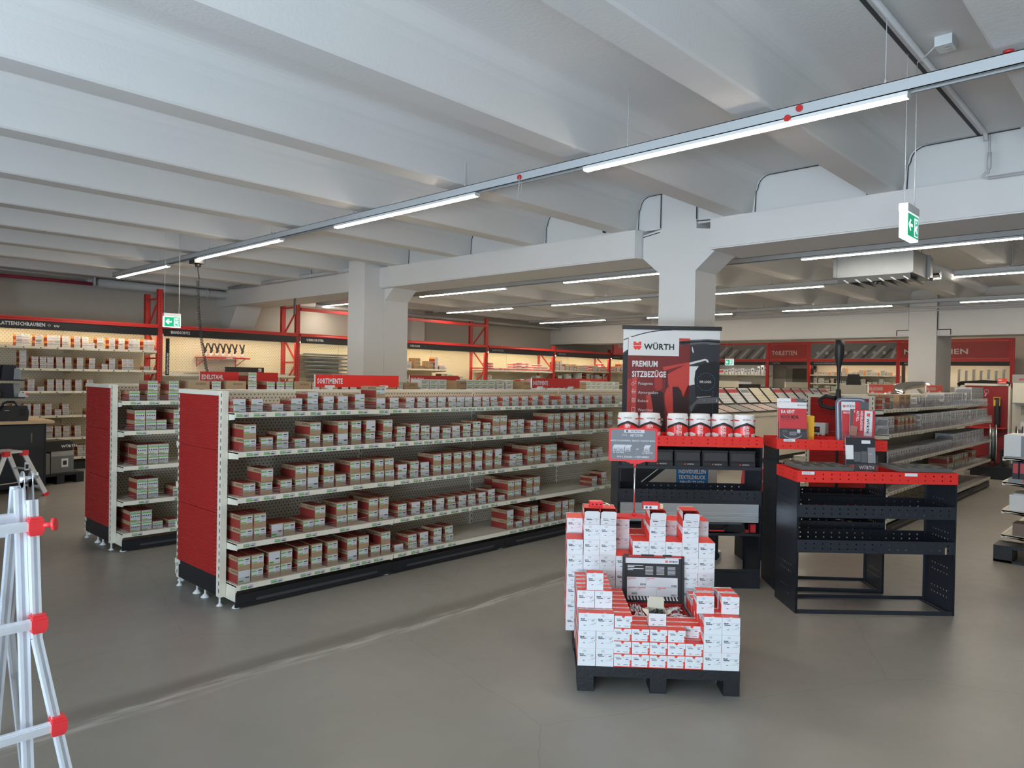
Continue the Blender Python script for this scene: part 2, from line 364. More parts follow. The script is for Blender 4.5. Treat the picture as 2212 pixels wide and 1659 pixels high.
# columns with heads
def column(name, x0, x1, y0, y1, zt, head=True):
    e = struct(empty(name, (x0, y0, 0)))
    w_, d_ = y1-y0, x1-x0; b = .012
    if head:
        pl = [(b, 0), (w_-b, 0), (w_, b), (w_, 2.64), (w_+.20, 2.81), (w_+.20, 3.05), (w_-.02, 3.09), (w_-.02, zt), (.0, zt), (.0, 3.05), (-.20, 3.02), (-.20, 2.81), (0, 2.64), (0, b)]
    else: pl = rect(0, 0, w_, zt)
    MB().prism(pl, lambda u, v, a: (a, u, v), 0, d_, WHITE).build('shaft', e)['kind'] = 'structure'
    return e
c0 = column('column', 6.385, 6.80, 3.60, 4.01, ZC)
m = MB()
for a, b in (((6.38, 4.005, 3.10), (6.38, 4.005, ZC)), ((6.38, 4.01, 3.06), (6.38, 4.21, 3.03)), ((6.38, 3.60, 3.14), (6.38, 3.60, ZC)), ((6.38, 3.60, 3.12), (6.38, 3.40, 3.11))): m.bar((a[0]-6.385+.004, a[1]-3.60, a[2]), (b[0]-6.385+.004, b[1]-3.60, b[2]), .008, .008, JD)
m.build('head_joint', c0)['kind'] = 'structure'
column('column', 6.385, 6.81, 8.63, 9.04, ZC)
o = MB().box((6.03, 8.635, 0), (6.384, 9.035, 3.2), WHITE).build('column_casing'); o['kind'] = 'structure'
m = MB().box((6.03, 3.0, 2.5), (6.03, 3.0, 2.5), WHITE)
# column by the left wall, under the girder's end
struct(MB().prism([(13.2, 2.81), (YL, 2.81), (YL, 2.2), (13.55, 2.35)], lambda u, v, a: (a, u, v), 6.35, 6.85, WHITE).build('wall_corbel'))
struct(MB().box((6.4, 13.62, 0), (6.8, YL, 2.81), WHITE).build('wall_pilaster'))
struct(MB().box((10.95, 13.72, 0), (11.35, YL, ZC), WHITE).build('wall_pilaster'))
# girder 2: deep beam closing the hall towards the end aisle
girder(16.3, 16.95, YR, YL, 2.535, 3.10, 'end_girder')
inf = MB().box((16.42, YR, 3.10), (16.80, YL, ZC), WHITE).build('girder_infill'); inf['kind'] = 'structure'
c2 = column('column', 16.25, 17.45, 3.80, 4.30, ZC, head=False)
m = MB(); 
for s_, y in ((1, .508), (-1, -.008)):
    for p_, q_ in (((y, 3.1), (y, 2.66)), ((y, 2.66), (y+s_*.23, 2.66)), ((y+s_*.23, 2.66), (y+s_*.23, 2.55))): m.bar((.046, p_[0], p_[1]), (.046, q_[0], q_[1]), .014, .014, JD)
m.build('head_joint', c2)['kind'] = 'structure'

# ================================================================ LIGHT TRUNKING, LED LAMPS
def row(x, segs, y0, y1, word, ends=False):
    t = empty('light_trunking', (x, y0, 0)); L = y1-y0
    tag(t, 'grey light trunking hung on wires, %s' % word, 'light track', 'light trunking rows')
    m = MB(); zt, zb = 3.07, 3.008
    m.box((-.032, 0, zb), (-.028, L, zt), TRUNK).box((.028, 0, zb), (.032, L, zt), TRUNK).box((-.032, 0, zt-.004), (.032, L, zt), TRUNK)
    m.box((-.032, 0, zb), (-.020, L, zb+.004), TRUNK).box((.020, 0, zb), (.032, L, zb+.004), TRUNK).box((-.032, L-.01, zb), (.032, L, zt), TRUNK)
    m.box((-.02, 0, zb+.02), (.02, L, zb+.024), mat('trunk_inside', (.06, .065, .07), .6))
    m.build('rail', t)
    for k, y in enumerate([a-y0 for a in segs_w(y0, y1)]):
        MB().cyl((0, y, zt), (0, y, ZC), .0022, PIPEM, 5).cyl((0, y, zt), (0, y, zt+.03), .007, PIPEM, 6).build('suspension_wire', t)
    for i, (a, b) in enumerate(segs):
        e = empty('led_lamp', (x, a, 2.978)); tag(e, 'lit LED lamp, %s from the left on the %s' % (od(i), word), 'lamp', 'linear LED lamps')
        l = b-a
        MB().box((-.030, 0, .009), (.030, l, .0285), WHP).box((-.028, -.006, 0), (.028, 0, .028), WHP).box((-.028, l, 0), (.028, l+.006, .028), WHP).build('housing', e)
        MB().prism([(-.027, .0088), (-.025, .003), (-.016, 0), (.016, 0), (.025, .003), (.027, .0088)], lambda u, v, y: (u, y, v), 0, l, LEDM).build('diffuser', e)
def segs_w(y0, y1):
    r = []; y = y1-.25
    while y > y0: r.append(y); y -= 1.56
    return r
row(3.95, [(10.23, 12.2), (7.19, 9.27), (4.16, 6.14), (1.075, 3.08), (-1.98, .02)][0:4], -3.9, 12.35, 'near track')
row(8.42, [(11.6, 13.7), (8.15, 10.3), (4.9, 6.93), (1.25, 3.37)], -3.9, 13.8, 'track beyond the middle column')
row(10.95, [(10.4, 12.43), (7.25, 9.31), (4.05, 6.0), (.9, 2.97)], -3.9, 12.9, 'third track')
row(14.35, [(10.5, 12.6), (7.2, 9.3), (4.08, 6.11), (1.0, 3.0)], -3.9, 13.0, 'farthest track')
row(20.2, [(10.5, 12.6), (7.2, 9.3), (4.08, 6.11), (1.0, 3.0)], -3.9, 13.0, 'track in the end aisle')
# red round tags stuck on the near track
for i, (p, h_) in enumerate((((3.915, 1.60, 3.045), 0), ((3.915, 1.665, 3.005), 0), ((3.915, 3.67, 3.035), 1), ((3.95, .66, 3.082), 2))):
    m = MB(); 
    if h_ == 2: m.cyl((0, 0, -.005), (0, 0, .008), .022, REDD, 14)
    else: m.cyl((0, 0, 0), (-.008, 0, 0), .019, REDD, 14)
    m.cyl((-.004, 0, 0), (-.012, 0, 0), .008, REDD, 8)
    o = m.build('round_marker', None, p); tag(o, ['red round marker on the lamp track above the lamp, right of its twin', 'red round marker on the lamp track, right at the glowing lamp edge', 'single red round marker with loose threads on the lamp track', 'red round marker on top of the lamp track, top right'][i], 'marker', 'red markers on the lamp track')
    if h_ == 1:
        m = MB()
        for dy, L in ((-.03, .12), (-.01, .09), (.0, .16)): m.tube([(-.01, dy, 0), (-.012, dy-.004, -L*.5), (-.01, dy+.006, -L)], .0012, WHP, 4)
        m.build('thread', o)

# ================================================================ EXIT SIGNS
def exit_sign(loc, rz, label, arrow=-1, s=1.0, top=ZC, single=False):
    e = empty('exit_sign', loc, rz); tag(e, label, 'exit sign', 'hanging green exit signs')
    W, H, T = .23*s, .15*s, .05*s   # face in x-z, looking -y
    MB().box((0, -T/2, H), (W, T/2, H+.045*s), WHP).build('housing', e)
    p = MB().box((0, -T/2+.004, 0), (W, T/2-.004, H), WHITL)
    for yy, sg in ((-T/2+.003, 1), (T/2-.003, -1)):
        ou = Vector((0 if sg > 0 else W, yy, 0)); u = X_*sg; v = Z_; q = lambda pl: [(a*W, b*H) for a, b in pl]
        p.sheet(ou, u, v, [(GREENL, q(rect(.04, .08, .96, .94))), (WHITL, q([(.10, .52), (.26, .76), (.33, .70), (.24, .57), (.46, .57), (.46, .46), (.24, .46), (.33, .33), (.26, .27)])),
            (WHITL, q(rect(.60, .14, .90, .86))), (GREENL, q(rect(.66, .18, .88, .78))), (WHITL, q([(.72, .66), (.80, .66), (.80, .74), (.72, .74)])), (WHITL, q([(.64, .50), (.82, .62), (.84, .54), (.78, .46), (.86, .30), (.80, .27), (.72, .42), (.62, .26), (.58, .30), (.70, .50)]))], .0006)
    p.build('sign_panel', e)
    m = MB().tube([(W*.08, 0, H+.045*s), (W*.06, 0, top-loc[2])], .0015, WHP, 5); m.build('wire', e)
    MB().tube([(W*.92, 0, H+.045*s), (W*.93, 0, H+.2), (W*.90, .0, top-loc[2])], .0035, PIPEM, 6).build('cable', e)
    return e
exit_sign((4.56, 1.25, 2.405), 0, 'hanging green exit sign, largest, under the ceiling at the right')
exit_sign((3.55, 9.35, 2.10), 0, 'small hanging exit sign in front of the left red rack upright', s=.9)
exit_sign((13.2, 8.7, 2.02), -pi/2, 'small exit sign hanging before the cream end beam, left of the middle column', s=1.2)
exit_sign((18.0, 9.2, 1.98), -pi/2, 'tiny exit sign hanging against the grey header picture, right of the banner', s=1.0)
G1B = {
 's1': [(2.229,.0885,2),(2.322,.0885,2),(2.443,.0885,2),(2.534,.0885,2),(2.665,.0885,2),(2.776,.0885,2),(2.904,.0885,2),(3.073,.0885,2),(3.175,.0885,2),(3.287,.0885,1),(3.381,.0885,2),(3.513,.0595,1),(3.646,.0595,2),(3.77,.0595,2),(3.91,.0675,2),(4.039,.0675,2),(4.789,.0885,2),(4.908,.0595,1),(5.018,.0885,2),(5.131,.0885,2),(5.252,.0885,1),(5.367,.0885,1),(5.468,.0885,2),(5.58,.0885,2),(5.679,.0885,2)],
 's2': [(2.243,.0885,2),(2.336,.0885,2),(2.465,.0885,1),(2.553,.0885,1),(2.702,.0885,1),(2.793,.0885,2),(2.978,.0885,2),(3.072,.0885,2),(3.263,.0885,2),(3.357,.0885,2),(3.534,0.052,2),(3.671,0.052,2),(3.801,0.052,2),(3.933,0.052,2),(4.064,0.052,2),(4.183,0.052,2),(4.298,0.052,2),(4.42,0.052,2),(4.538,.0595,2),(4.669,0.052,1),(4.787,.0885,2),(4.883,.0885,2),(5.048,.0885,2),(5.147,.0885,2),(6.053,0.052,2),(6.229,.0675,2)],
 's3': [(2.258,.0885,1),(2.381,.0885,2),(2.523,.0885,1),(2.639,.0885,2),(2.735,.0885,2),(2.865,.0885,2),(2.964,.0885,1),(3.09,.0885,2),(3.183,.0885,2),(3.309,.0885,2),(3.406,.0885,2),(3.53,.0595,2),(3.656,.0675,2),(3.765,.0595,2),(3.892,.0885,2),(4.006,.0885,2),(4.123,.0885,2),(4.24,.0885,2),(4.37,.0885,2),(4.495,.0885,2),(4.615,.0885,2),(4.806,.0595,2),(4.894,.0595,2),(5.053,.0885,2),(5.151,.0885,2),(5.308,.0885,2),(5.396,.0885,2),(5.562,0.052,2),(5.668,.045,2),(5.838,.0885,2),(5.932,.0885,2),(6.058,.045,2),(6.155,0.052,2)],
 's4': [(2.255,.0885,2),(2.376,.0885,1),(2.494,.0595,2),(2.627,.0675,1),(2.745,.0885,2),(2.855,.0885,1),(2.974,.0885,2),(3.093,.0885,2),(3.222,.0885,2),(3.38,.0885,2),(3.514,.0595,2),(3.653,.0675,2),(3.761,.0595,2),(3.867,0.052,2),(3.989,.045,2),(4.095,0.052,2),(4.223,.0595,2),(4.338,.0675,2),(4.464,.0595,2),(4.583,.0885,2),(4.674,.0885,2),(4.812,.0675,2),(4.906,.0675,2),(5.079,.0595,2),(5.175,.0595,2),(5.333,.0885,2),(5.433,.0885,2),(5.579,.0885,2),(5.675,.0885,2),(5.814,.0885,2),(5.916,.0885,2),(6.066,.0885,2),(6.169,.0885,2),(6.317,.0885,2)],
 's5': [(2.211,.045,2),(2.333,.045,2),(2.486,0.052,1),(2.629,.045,2),(2.76,.045,3),(2.888,0.052,2),(3.01,0.052,2),(3.163,.0595,2),(3.357,.0885,2),(3.487,.045,2),(3.645,.045,2),(3.767,.045,2),(3.883,.045,2),(3.986,.045,2),(4.101,.045,2),(4.196,.045,2),(4.295,.045,2),(4.399,.045,2),(4.511,.045,2),(4.61,.045,2),(4.761,.045,2),(4.887,.045,2),(5.026,.045,2),(5.168,.045,2),(5.324,0.052,2),(5.457,0.052,1),(5.595,0.052,2),(5.739,0.052,2),(5.874,0.052,2),(5.994,.045,2),(6.137,.045,2),(6.289,.045,2),(6.378,.045,2),(6.526,.045,2)],}
G2B = {
 's5': [(2.273,.0885,1),(2.426,.0885,2),(2.606,.0885,2)],
 's4': [(2.3,.0885,2),(2.393,.0885,2),(2.483,.0885,1),(2.627,.0885,2)],
 's3': [(2.322,.0885,2),(2.416,.0885,2),(2.504,.0885,2)],
 's2': [(2.328,.0885,2),(2.419,.0885,2),(2.631,.0885,1)],
 's1': [(2.277,.0885,2),(2.369,.0885,2),(2.462,.0675,1),(2.595,.0675,1)],}
RKB = {
 'r6': [(2.729,.0885,2),(2.817,.0885,2),(2.974,.0885,2),(3.13,.0885,2),(3.218,.0885,2),(3.33,.0885,2),(3.492,.0885,2),(3.608,.0885,2),(3.697,.0885,1),(3.818,.0885,2),(3.991,.0885,2),(4.135,.0885,2),(4.28,.0885,2),(4.369,.0885,2),(4.513,.0885,2),(4.601,.0885,2)],
 'r5': [(2.774,.0885,3),(2.933,.0885,2),(3.039,.0885,2),(3.134,.0885,2),(3.256,.0885,2),(3.375,.0885,2),(3.535,.0885,2),(3.705,.0885,2),(3.893,.0885,1),(3.994,.0885,2),(4.187,.0885,2),(4.279,.0885,2),(4.523,.0675,1)],
 'r4': [(2.883,.0885,2),(3.016,.0675,1),(3.136,.0885,2),(3.253,.0885,2),(3.37,.0885,2),(3.521,.0885,2),(3.677,.0885,2)],
 'r3': [(2.527,.0885,2),(2.689,.0885,2),(2.842,.0885,2),(2.963,.0885,2),(3.11,.0885,2),(3.243,.0885,1),(3.348,.0885,2),(3.669,.0885,1)],
 'r2': [(3.133,.0885,2),(3.249,.0885,2),(3.36,.0885,2),(3.516,.0885,2)],
 'r1': [(3.562,.0885,2),(3.653,.0885,2)],}
# ================================================================ CARTONS
_BX = {}
def carton(style, w=.087, d=.20, h=.0885):
    """meshes (body, sticker) of a carton, front at y = 0 facing -y, base at z = 0"""
    k = (style, round(w, 4), round(d, 3), round(h, 4))
    if k in _BX: return _BX[k]
    b = MB(); st = None; e = .0006
    if style in ('kraft', 'labelled'):
        b.box((0, 0, 0), (w, d, h), KRAFT, {'+z': CRED, '-x': CRED, '+x': CRED})
        zb = h*.64
        for x, f in ((-e, False), (w+e, True)): b.face([(x, 0, zb), (x, 0, h), (x, d, h), (x, d, zb)], KRAFT, not f)
        b.face([(0, 0, h+e*.4), (w, 0, h+e*.4), (w, d*.08, h+e*.4), (0, d*.08, h+e*.4)], KRAFT)
        b.text('WÜRTH', (-e*2, d*.42, zb+h*.10), -Y_, Z_, h*.17, INK, 1.0, .01)
        b.face([(-e*2, d*.5, zb+h*.10), (-e*2, d*.5, zb+h*.27), (-e*2, d*.45, zb+h*.27), (-e*2, d*.45, zb+h*.10)], CRED)
        s = MB(); y = -e
        x0, x1 = (.03*w, .97*w) if h > .07 else (.01*w, .97*w)
        z1 = h*(.90 if style == 'kraft' else .96); z0 = h*(.36 if style == 'kraft' and h > .08 else .06); H = z1-z0; W = x1-x0
        q = lambda a, c, a2, c2, m, k_=1: s.face([(x0+a*W, y-e*.3*k_, z0+c*H), (x0+a2*W, y-e*.3*k_, z0+c*H), (x0+a2*W, y-e*.3*k_, z0+c2*H), (x0+a*W, y-e*.3*k_, z0+c2*H)], m)
        q(0, 0, 1, 1, LABW, 0)
        q(0, .04, .46, .20, LABG)
        if style == 'kraft': q(0, .62, .46, .80, LABG); q(.58, .66, .92, .80, INK); q(.06, .86, .5, .90, INKG); q(.6, .40, .9, .48, INKG); q(.55, .10, .88, .14, INKG)
        else: q(.60, .34, .93, .44, INK); q(.1, .1, .36, .16, INK); q(.5, .1, .9, .13, INKG); q(.05, .78, .95, .80, PLGR)
        st = s.mesh('label_sticker')
    elif style == 'g2':
        b.box((0, 0, 0), (w, d, h), KRAFT, {'+z': CRED, '-x': CRED, '+x': CRED}); zb = h*.64
        for x, f in ((-e, False), (w+e, True)): b.face([(x, 0, zb), (x, 0, h), (x, d, h), (x, d, zb)], KRAFT, not f)
        s = MB(); y = -e
        q = lambda a, c, a2, c2, m: s.face([(a*w, y-e*.3*(m != LABW), c*h), (a2*w, y-e*.3*(m != LABW), c*h), (a2*w, y-e*.3*(m != LABW), c2*h), (a*w, y-e*.3*(m != LABW), c2*h)], m)
        q(.04, .06, .96, .96, LABW); q(.06, .68, .94, .80, LABG); q(.06, .08, .60, .17, LABG); q(.12, .86, .88, .92, INKG)
        for i in range(5): q(.10+.17*i, .40, .20+.17*i, .52, INK)
        q(.1, .28, .9, .31, INKG); s.text('', (0, 0, 0), X_, Z_, .01, INK); st = s.mesh('label_sticker')
    elif style == 'wall':
        b.box((0, 0, 0), (w, d, h), ORNG, {'+z': KRAFT}); zb = h*.62
        b.face([(-e, 0, 0), (-e, 0, zb), (-e, d, zb), (-e, d, 0)], CRED)
        b.face([(0.02*w, -e, .02*h), (w, -e, .02*h), (w, -e, .97*h), (.02*w, -e, .97*h)], LABW)
        for a, c, a2, c2, m in ((.12, .80, .8, .90, INKG), (.12, .42, .22, .55, INK), (.34, .44, .9, .52, INKG), (.12, .12, .9, .18, INKG), (.3, .62, .92, .67, INKG)):
            b.face([(a*w, -2*e, c*h), (a2*w, -2*e, c*h), (a2*w, -2*e, c2*h), (a*w, -2*e, c2*h)], m)
    elif style == 'redwhite':
        b.box((0, 0, 0), (w, d, h), PAPER); b.face([(0, -e, h*.30), (w, -e, h*.30), (w, -e, h*.72), (0, -e, h*.72)], PRED); b.face([(-e, d, h*.30), (-e, 0, h*.30), (-e, 0, h*.72), (-e, d, h*.72)], PRED)
        b.face([(w*.08, -2*e, h*.08), (w*.5, -2*e, h*.08), (w*.5, -2*e, h*.24), (w*.08, -2*e, h*.24)], INKG)
    elif style == 'grey':
        b.box((0, 0, 0), (w, d, h), PLGR); b.face([(w*.1, -e, h*.55), (w*.9, -e, h*.55), (w*.9, -e, h*.72), (w*.1, -e, h*.72)], LABG); b.face([(w*.1, -e, h*.2), (w*.7, -e, h*.2), (w*.7, -e, h*.3), (w*.1, -e, h*.3)], INK)
    elif style in ('hatch', 'hatchlong'):
        b.box((0, 0, 0), (w, d, h), LABW)
        n = max(3, int(d/.011)); zt = h*.66; X = -e
        sk = zt*.75
        for i in range(-4, n+1):
            a = d*i/n
            pts = [(a, 0), (a+d/n*.5, 0), (a+d/n*.5-sk, zt), (a-sk, zt)]
            pts = [(min(max(p, .004), d-.004), z) for p, z in pts]
            if abs(pts[0][0]-pts[1][0])+abs(pts[2][0]-pts[3][0]) > .003: b.face([(X, p, z) for p, z in pts][::-1], INK)
        b.text('WÜRTH', (X, d*.40, h*.76), -Y_, Z_, h*.10, INK, 1.1, .01)
        for c in (.25, .62): b.face([(w*.25, -e, h*c), (w*.55, -e, h*c), (w*.55, -e, h*(c+.13)), (w*.25, -e, h*(c+.13))], INK)
        b.face([(w*.15, -e, h*.05), (w*.85, -e, h*.05), (w*.85, -e, h*.16), (w*.15, -e, h*.16)], INKG)
        b.box((0, -e*.2, h*.985), (w, d, h), PLGR)
    elif style == 'anchor':
        b.box((0, 0, 0), (w, d, h), PAPER, {'-x': PRED, '+x': PRED, '+z': PRED})
        for x, f in ((-e, False), (w+e, True)): b.face([(x, 0, h*.52), (x, 0, h), (x, d, h), (x, d, h*.78)], PAPER, not f)
        b.face([(0, d-.016, h+e), (w, d-.016, h+e), (w, d, h+e), (0, d, h+e)], PAPER); b.face([(w*.3, d-.010, h+2*e), (w*.85, d-.010, h+2*e), (w*.85, d-.006, h+2*e), (w*.3, d-.006, h+2*e)], INKG)
        b.face([(w*(.5+.09*cos(t*pi/8)), .008*sin(t*pi/8), h+e) for t in range(9)], PAPER)
        b.text('WÜRTH', (-e*2, d*.8, h*.80), -Y_, Z_, h*.10, INK, 1.1, .01)
        v = (round(d*1000)+round(h*1e4)) % 2
        q = lambda a, c, a2, c2, m: b.face([(a*w, -e, c*h), (a2*w, -e, c*h), (a2*w, -e, c2*h), (a*w, -e, c2*h)], m)
        q(.10, .66, .22, .70, INK); q(.235, .655, .36, .695, INK); q(.10, .62, .33, .645, INKG); q(.52, .57, .56, .59, INKG); q(.80, .62, .92, .635, INKG); q(.48, .66, .60, .675, INKG); q(.62, .665, .95, .678, INKG); q(.14, .56, .46, .60, INK); q(.12, .572, .17, .61, INK); q(.72, .56, .88, .59, INK); q(.10, .50, .30, .508, PLGR)
        q(.77, .38, .85, .46, PLGR); q(.89, .42, .95, .47, INKG); q(.62, .34, .92, .352, INKG); q(.28, .30, .40, .33, INK); q(.56, .30, .60, .31, INKG); q(.30, .80, .48, .93, LABW)
    elif style == 'plug':
        b.box((0, 0, 0), (w, d, h), PRED)
        y = -e; b.face([(.01*w, y, .07*h), (.90*w, y, .07*h), (.90*w, y, .56*h), (.99*w, y, .56*h), (.99*w, y, h), (.01*w, y, h)], PAPER)
        b.face([(w*(.5-.09*cos(t*pi/8)), y-e*.5, h-.010*sin(t*pi/8)) for t in range(9)], PRED)
        b.face([(0, d*.74, h+e), (w, d*.74, h+e), (w, d, h+e), (0, d, h+e)], PAPER); b.face([(w*.32, d*.84, h+e*2), (w*.9, d*.84, h+e*2), (w*.9, d*.90, h+e*2), (w*.32, d*.90, h+e*2)], PRED)
        b.face([(-e, d, h*.52), (-e, 0, h*.52), (-e, 0, h), (-e, d, h)][::-1], PAPER, True)
        q = lambda a, c, a2, c2, m: b.face([(a*w, y-e, c*h), (a2*w, y-e, c*h), (a2*w, y-e, c2*h), (a*w, y-e, c2*h)], m)
        q(.08, .74, .36, .78, INKG); q(.46, .76, .6, .78, INKG); q(.64, .75, .92, .77, INKG); q(.14, .60, .42, .70, INKG); q(.17, .63, .39, .67, PAPER); q(.66, .60, .82, .65, INK); q(.10, .52, .28, .535, PLGR); q(.70, .42, .86, .46, PLGR); q(.86, .30, .94, .40, PLGR); q(.22, .20, .34, .24, INK); q(.55, .18, .80, .22, INKG)
    elif style == 'plain':
        b.box((0, 0, 0), (w, d, h), KRAFT, {'-x': KRAFT}); b.text('WÜRTH', (w*.35, -e, h*.35), X_, Z_, h*.3, INK, 1.0, .01)
    _BX[k] = (b.mesh('carton'), st); return _BX[k]
GLINE = mat('acrylic_streak', (.62, .60, .58), .2, alpha=.55)  # pale see-through streaks laid across the guard face
NAMES = {'kraft': 'screw_carton', 'labelled': 'screw_carton', 'g2': 'bolt_carton', 'wall': 'small_box', 'redwhite': 'dowel_box', 'grey': 'grey_box', 'plain': 'tan_carton', 'hatch': 'striped_box', 'anchor': 'anchor_box', 'plug': 'plug_box'}
def put(style, root_fn, x, y, z, label, group, w=.087, d=.20, h=.0885, rz=0, name=None, cat='box'):
    bm_, st = carton(style, w, d, h)
    p = root_fn(x, y, z); o = inst(name or NAMES[style], bm_, None, p, rz); tag(o, label, cat, group)
    if st: inst('label_sticker', st, o)
    return o
# ---------------------------------------------------------------- gondola shelving
_SH = {}
def shelf_mesh(L, D, lip=.033, br=True, cm=None):
    k = (L, D, lip, br, cm)
    if k in _SH: return _SH[k]
    cm = cm or CREAM
    m = MB().box((0, .004, -.012), (L, D, 0), cm).box((0, 0, -lip), (L, .004, .002), cm).box((0, .004, -lip), (L, .014, -lip+.003), cm)
    if br:
        for x in (0, L-.003): m.prism([(0.01, -lip-.012), (0.01, -.004), (D, -.004), (D, -.075), (D-.08, -.075)], lambda u, v, a: (a, u, v), x, x+.003, cm)
        m.box((-.0015, .02, -.028), (0, D*.45, -.014), cm)
    g = MB().box((.004, .010, .0), (L-.004, .0125, .048), ACRY)
    for z in (.012, .022, .032, .047): g.face([(.004, .0094, z), (L-.004, .0094, z), (L-.004, .0094, z+.0012), (.004, .0094, z+.0012)], GLINE)
    _SH[k] = (m.mesh('shelf'), g.mesh('acrylic_guard')); return _SH[k]
m_ = MB().box((0, -.0022, 0), (.084, 0, .024), LABW)
for a, b, c, d_, q_ in ((.003, .003, .045, .013, LABG), (.003, .017, .04, .021, INKG), (.052, .004, .078, .010, INK), (.06, .017, .078, .020, INKG)): m_.face([(a, -.0026, b), (c, -.0026, b), (c, -.0026, d_), (a, -.0026, d_)], q_)
for bx_ in ((0, 0, .0012, .024), (.0828, 0, .084, .024)): m_.face([(bx_[0], -.0027, bx_[1]), (bx_[2], -.0027, bx_[1]), (bx_[2], -.0027, bx_[3]), (bx_[0], -.0027, bx_[3])], INK)
TAGM = m_.mesh('price_tag')
m_ = MB().box((0, -.002, 0), (.03, 0, .024), LABW); m_.face([(.004, -.0024, .004), (.020, -.0024, .004), (.020, -.0024, .018), (.004, -.0024, .018)], INK); TAGS = m_.mesh('price_tag')
FOOT = MB().lathe([(0, 0), (.030, 0), (.030, .004), (.012, .022), (.007, .026), (.007, .075), (0, .075)], WHP, n=16).mesh('levelling_foot')
L_ = 1.27
def gondola(loc, nb, label, group, tags, end=True, red=True, both=True, levels=(.159, .433, .732, 1.033, 1.289), H=1.43, tagm=None, guard=True, start=0, cm=None, peg=None, endx=False):
    """front lip line at y = 0, spine at y = .50; x runs along from the red end"""
    cm = cm or CREAM
    e = empty('gondola_shelving', loc); tag(e, label, 'shelving', group)
    for b in range(nb):
        x = b*L_
        for z0, z1 in ((.10, .52), (.522, .96), (.962, H-.02)):
            MB().box((0, 0, 0), (L_-.006, .012, z1-z0), peg or PEGC).build('back_panel', e, (x+.003, .475, z0))
        MB().box((0, 0, 0), (L_, .07, .022), cm).build('top_rail', e, (x, .47, H-.02))
        p = MB().box((0, .015, .012), (L_-.004, .03, .094), BLK).box((0, .012, .012), (L_-.004, .018, .03), BLK)
        p.prism([(.14, .045), (.15, .035), (L_-.15, .035), (L_-.14, .045), (L_-.15, .055), (.15, .055)], lambda u, v, a: (u, a, v), .011, .015, mat('plinth_slot_highlight', (.05, .05, .055), .3))  # slot with its highlight painted in as lighter grey
        p.build('plinth', e, (x+.002, 0, 0))
        for i, z in enumerate(levels):
            dy = .06 if i == len(levels)-1 else 0
            sm, gm = shelf_mesh(round(L_-.006, 3), .47-dy, br=(b == 0 or b == nb-1), cm=cm)
            s = inst('shelf', sm, e, (x+.003, dy, z))
            if guard: inst('acrylic_guard', gm, s)
            for tx in tags.get(i, {}).get(b, []): inst('price_tag', tagm or TAGM, s, (tx-x, 0, -.0285))
            if both: inst('shelf', sm, e, (x+L_-.003, 1.0-dy, z), pi)
    for k in range(nb+1):
        u = MB().box((-.016, 0, .07), (.016, .07, H), cm)
        for z in range(int(H/.05)-2): u.box((-.004, -.001, .12+z*.05), (.004, 0, .145+z*.05), INK)
        u.build('upright', e, (k*L_, .465, 0))
        for yy in (.06, .94 if both else .44): inst('levelling_foot', FOOT, e, (k*L_+(.03 if k == 0 else -.03), yy, 0))
    # base brackets at both ends
    for x in (0, nb*L_-.004):
        for y0, y1 in ((.02, .47), (.53, .98)) if both else ((.02, .47),): MB().prism([(y0, .05), (y0, .125), (y0+.02, .125), (y1, .125), (y1, .05)], lambda u, v, a: (a, u, v), x, x+.004, cm).box((x-.003, y0+.02, .07), (x, y1, .078), cm).build('base_bracket', e)
    if end:
        for y in (.15, .80):
            u = MB().box((-.045, 0, .06), (-.002, .05, H), cm)
            for z in range(27): u.box((-.0465, .008 if y < .5 else .034, .09+z*.05), (-.045, .016 if y < .5 else .042, .116+z*.05), INK)
            u.build('end_post', e, (0, y, 0)); inst('levelling_foot', FOOT, e, (-.03, y+.025, -.01))
        for z0, z1 in ((.20, .618), (.621, 1.035), (1.038, H-.028)):
            MB().box((0, 0, 0), (.012, .60, z1-z0), PEGR if red else peg or PEGC).build('end_panel', e, (-.058, .20, z0))
        MB().box((-.050, .20, .07), (-.04, .80, .197), BLK).build('kick_panel', e)
        MB().box((-.062, .19, H-.03), (-.03, .815, H), cm).build('end_cap', e)
        MB().box((0, 0, 0), (.001, .03, .028), LABW).build('shelf_number', e, (-.052, .77, .165))
        for yy in (.42, .55): inst('levelling_foot', FOOT, e, (-.02, yy, 0))
    return e
SN = {4: 'top shelf', 3: 'second shelf', 2: 'third shelf', 1: 'fourth shelf', 0: 'bottom shelf'}
LV = ['lower', 'upper']
def header(loc, L, h, txt, label, col=None, th=.012, rz=0, feet=.022):
    e = empty('section_sign', loc, rz); tag(e, label, 'sign', 'red section signs on top of the shelving')
    MB().box((0, 0, feet), (L, th, feet+h), col or RED).box((-.002, -.001, feet), (0, th+.001, feet+h), WHP).build('board', e)
    MB().text(txt, (L*.02, -.0012, feet+h*.28), X_, Z_, h*.42, PAPER, .64, .03, maxw=L*.8).build('lettering', e)
    for x in (.13, L-.16): MB().box((x-.045, -.004, feet-.004), (x+.045, th+.004, feet+.014), WHP).box((x-.02, -.012, 0), (x+.02, th+.012, feet-.004), WHP).build('clip_foot', e)
    return e
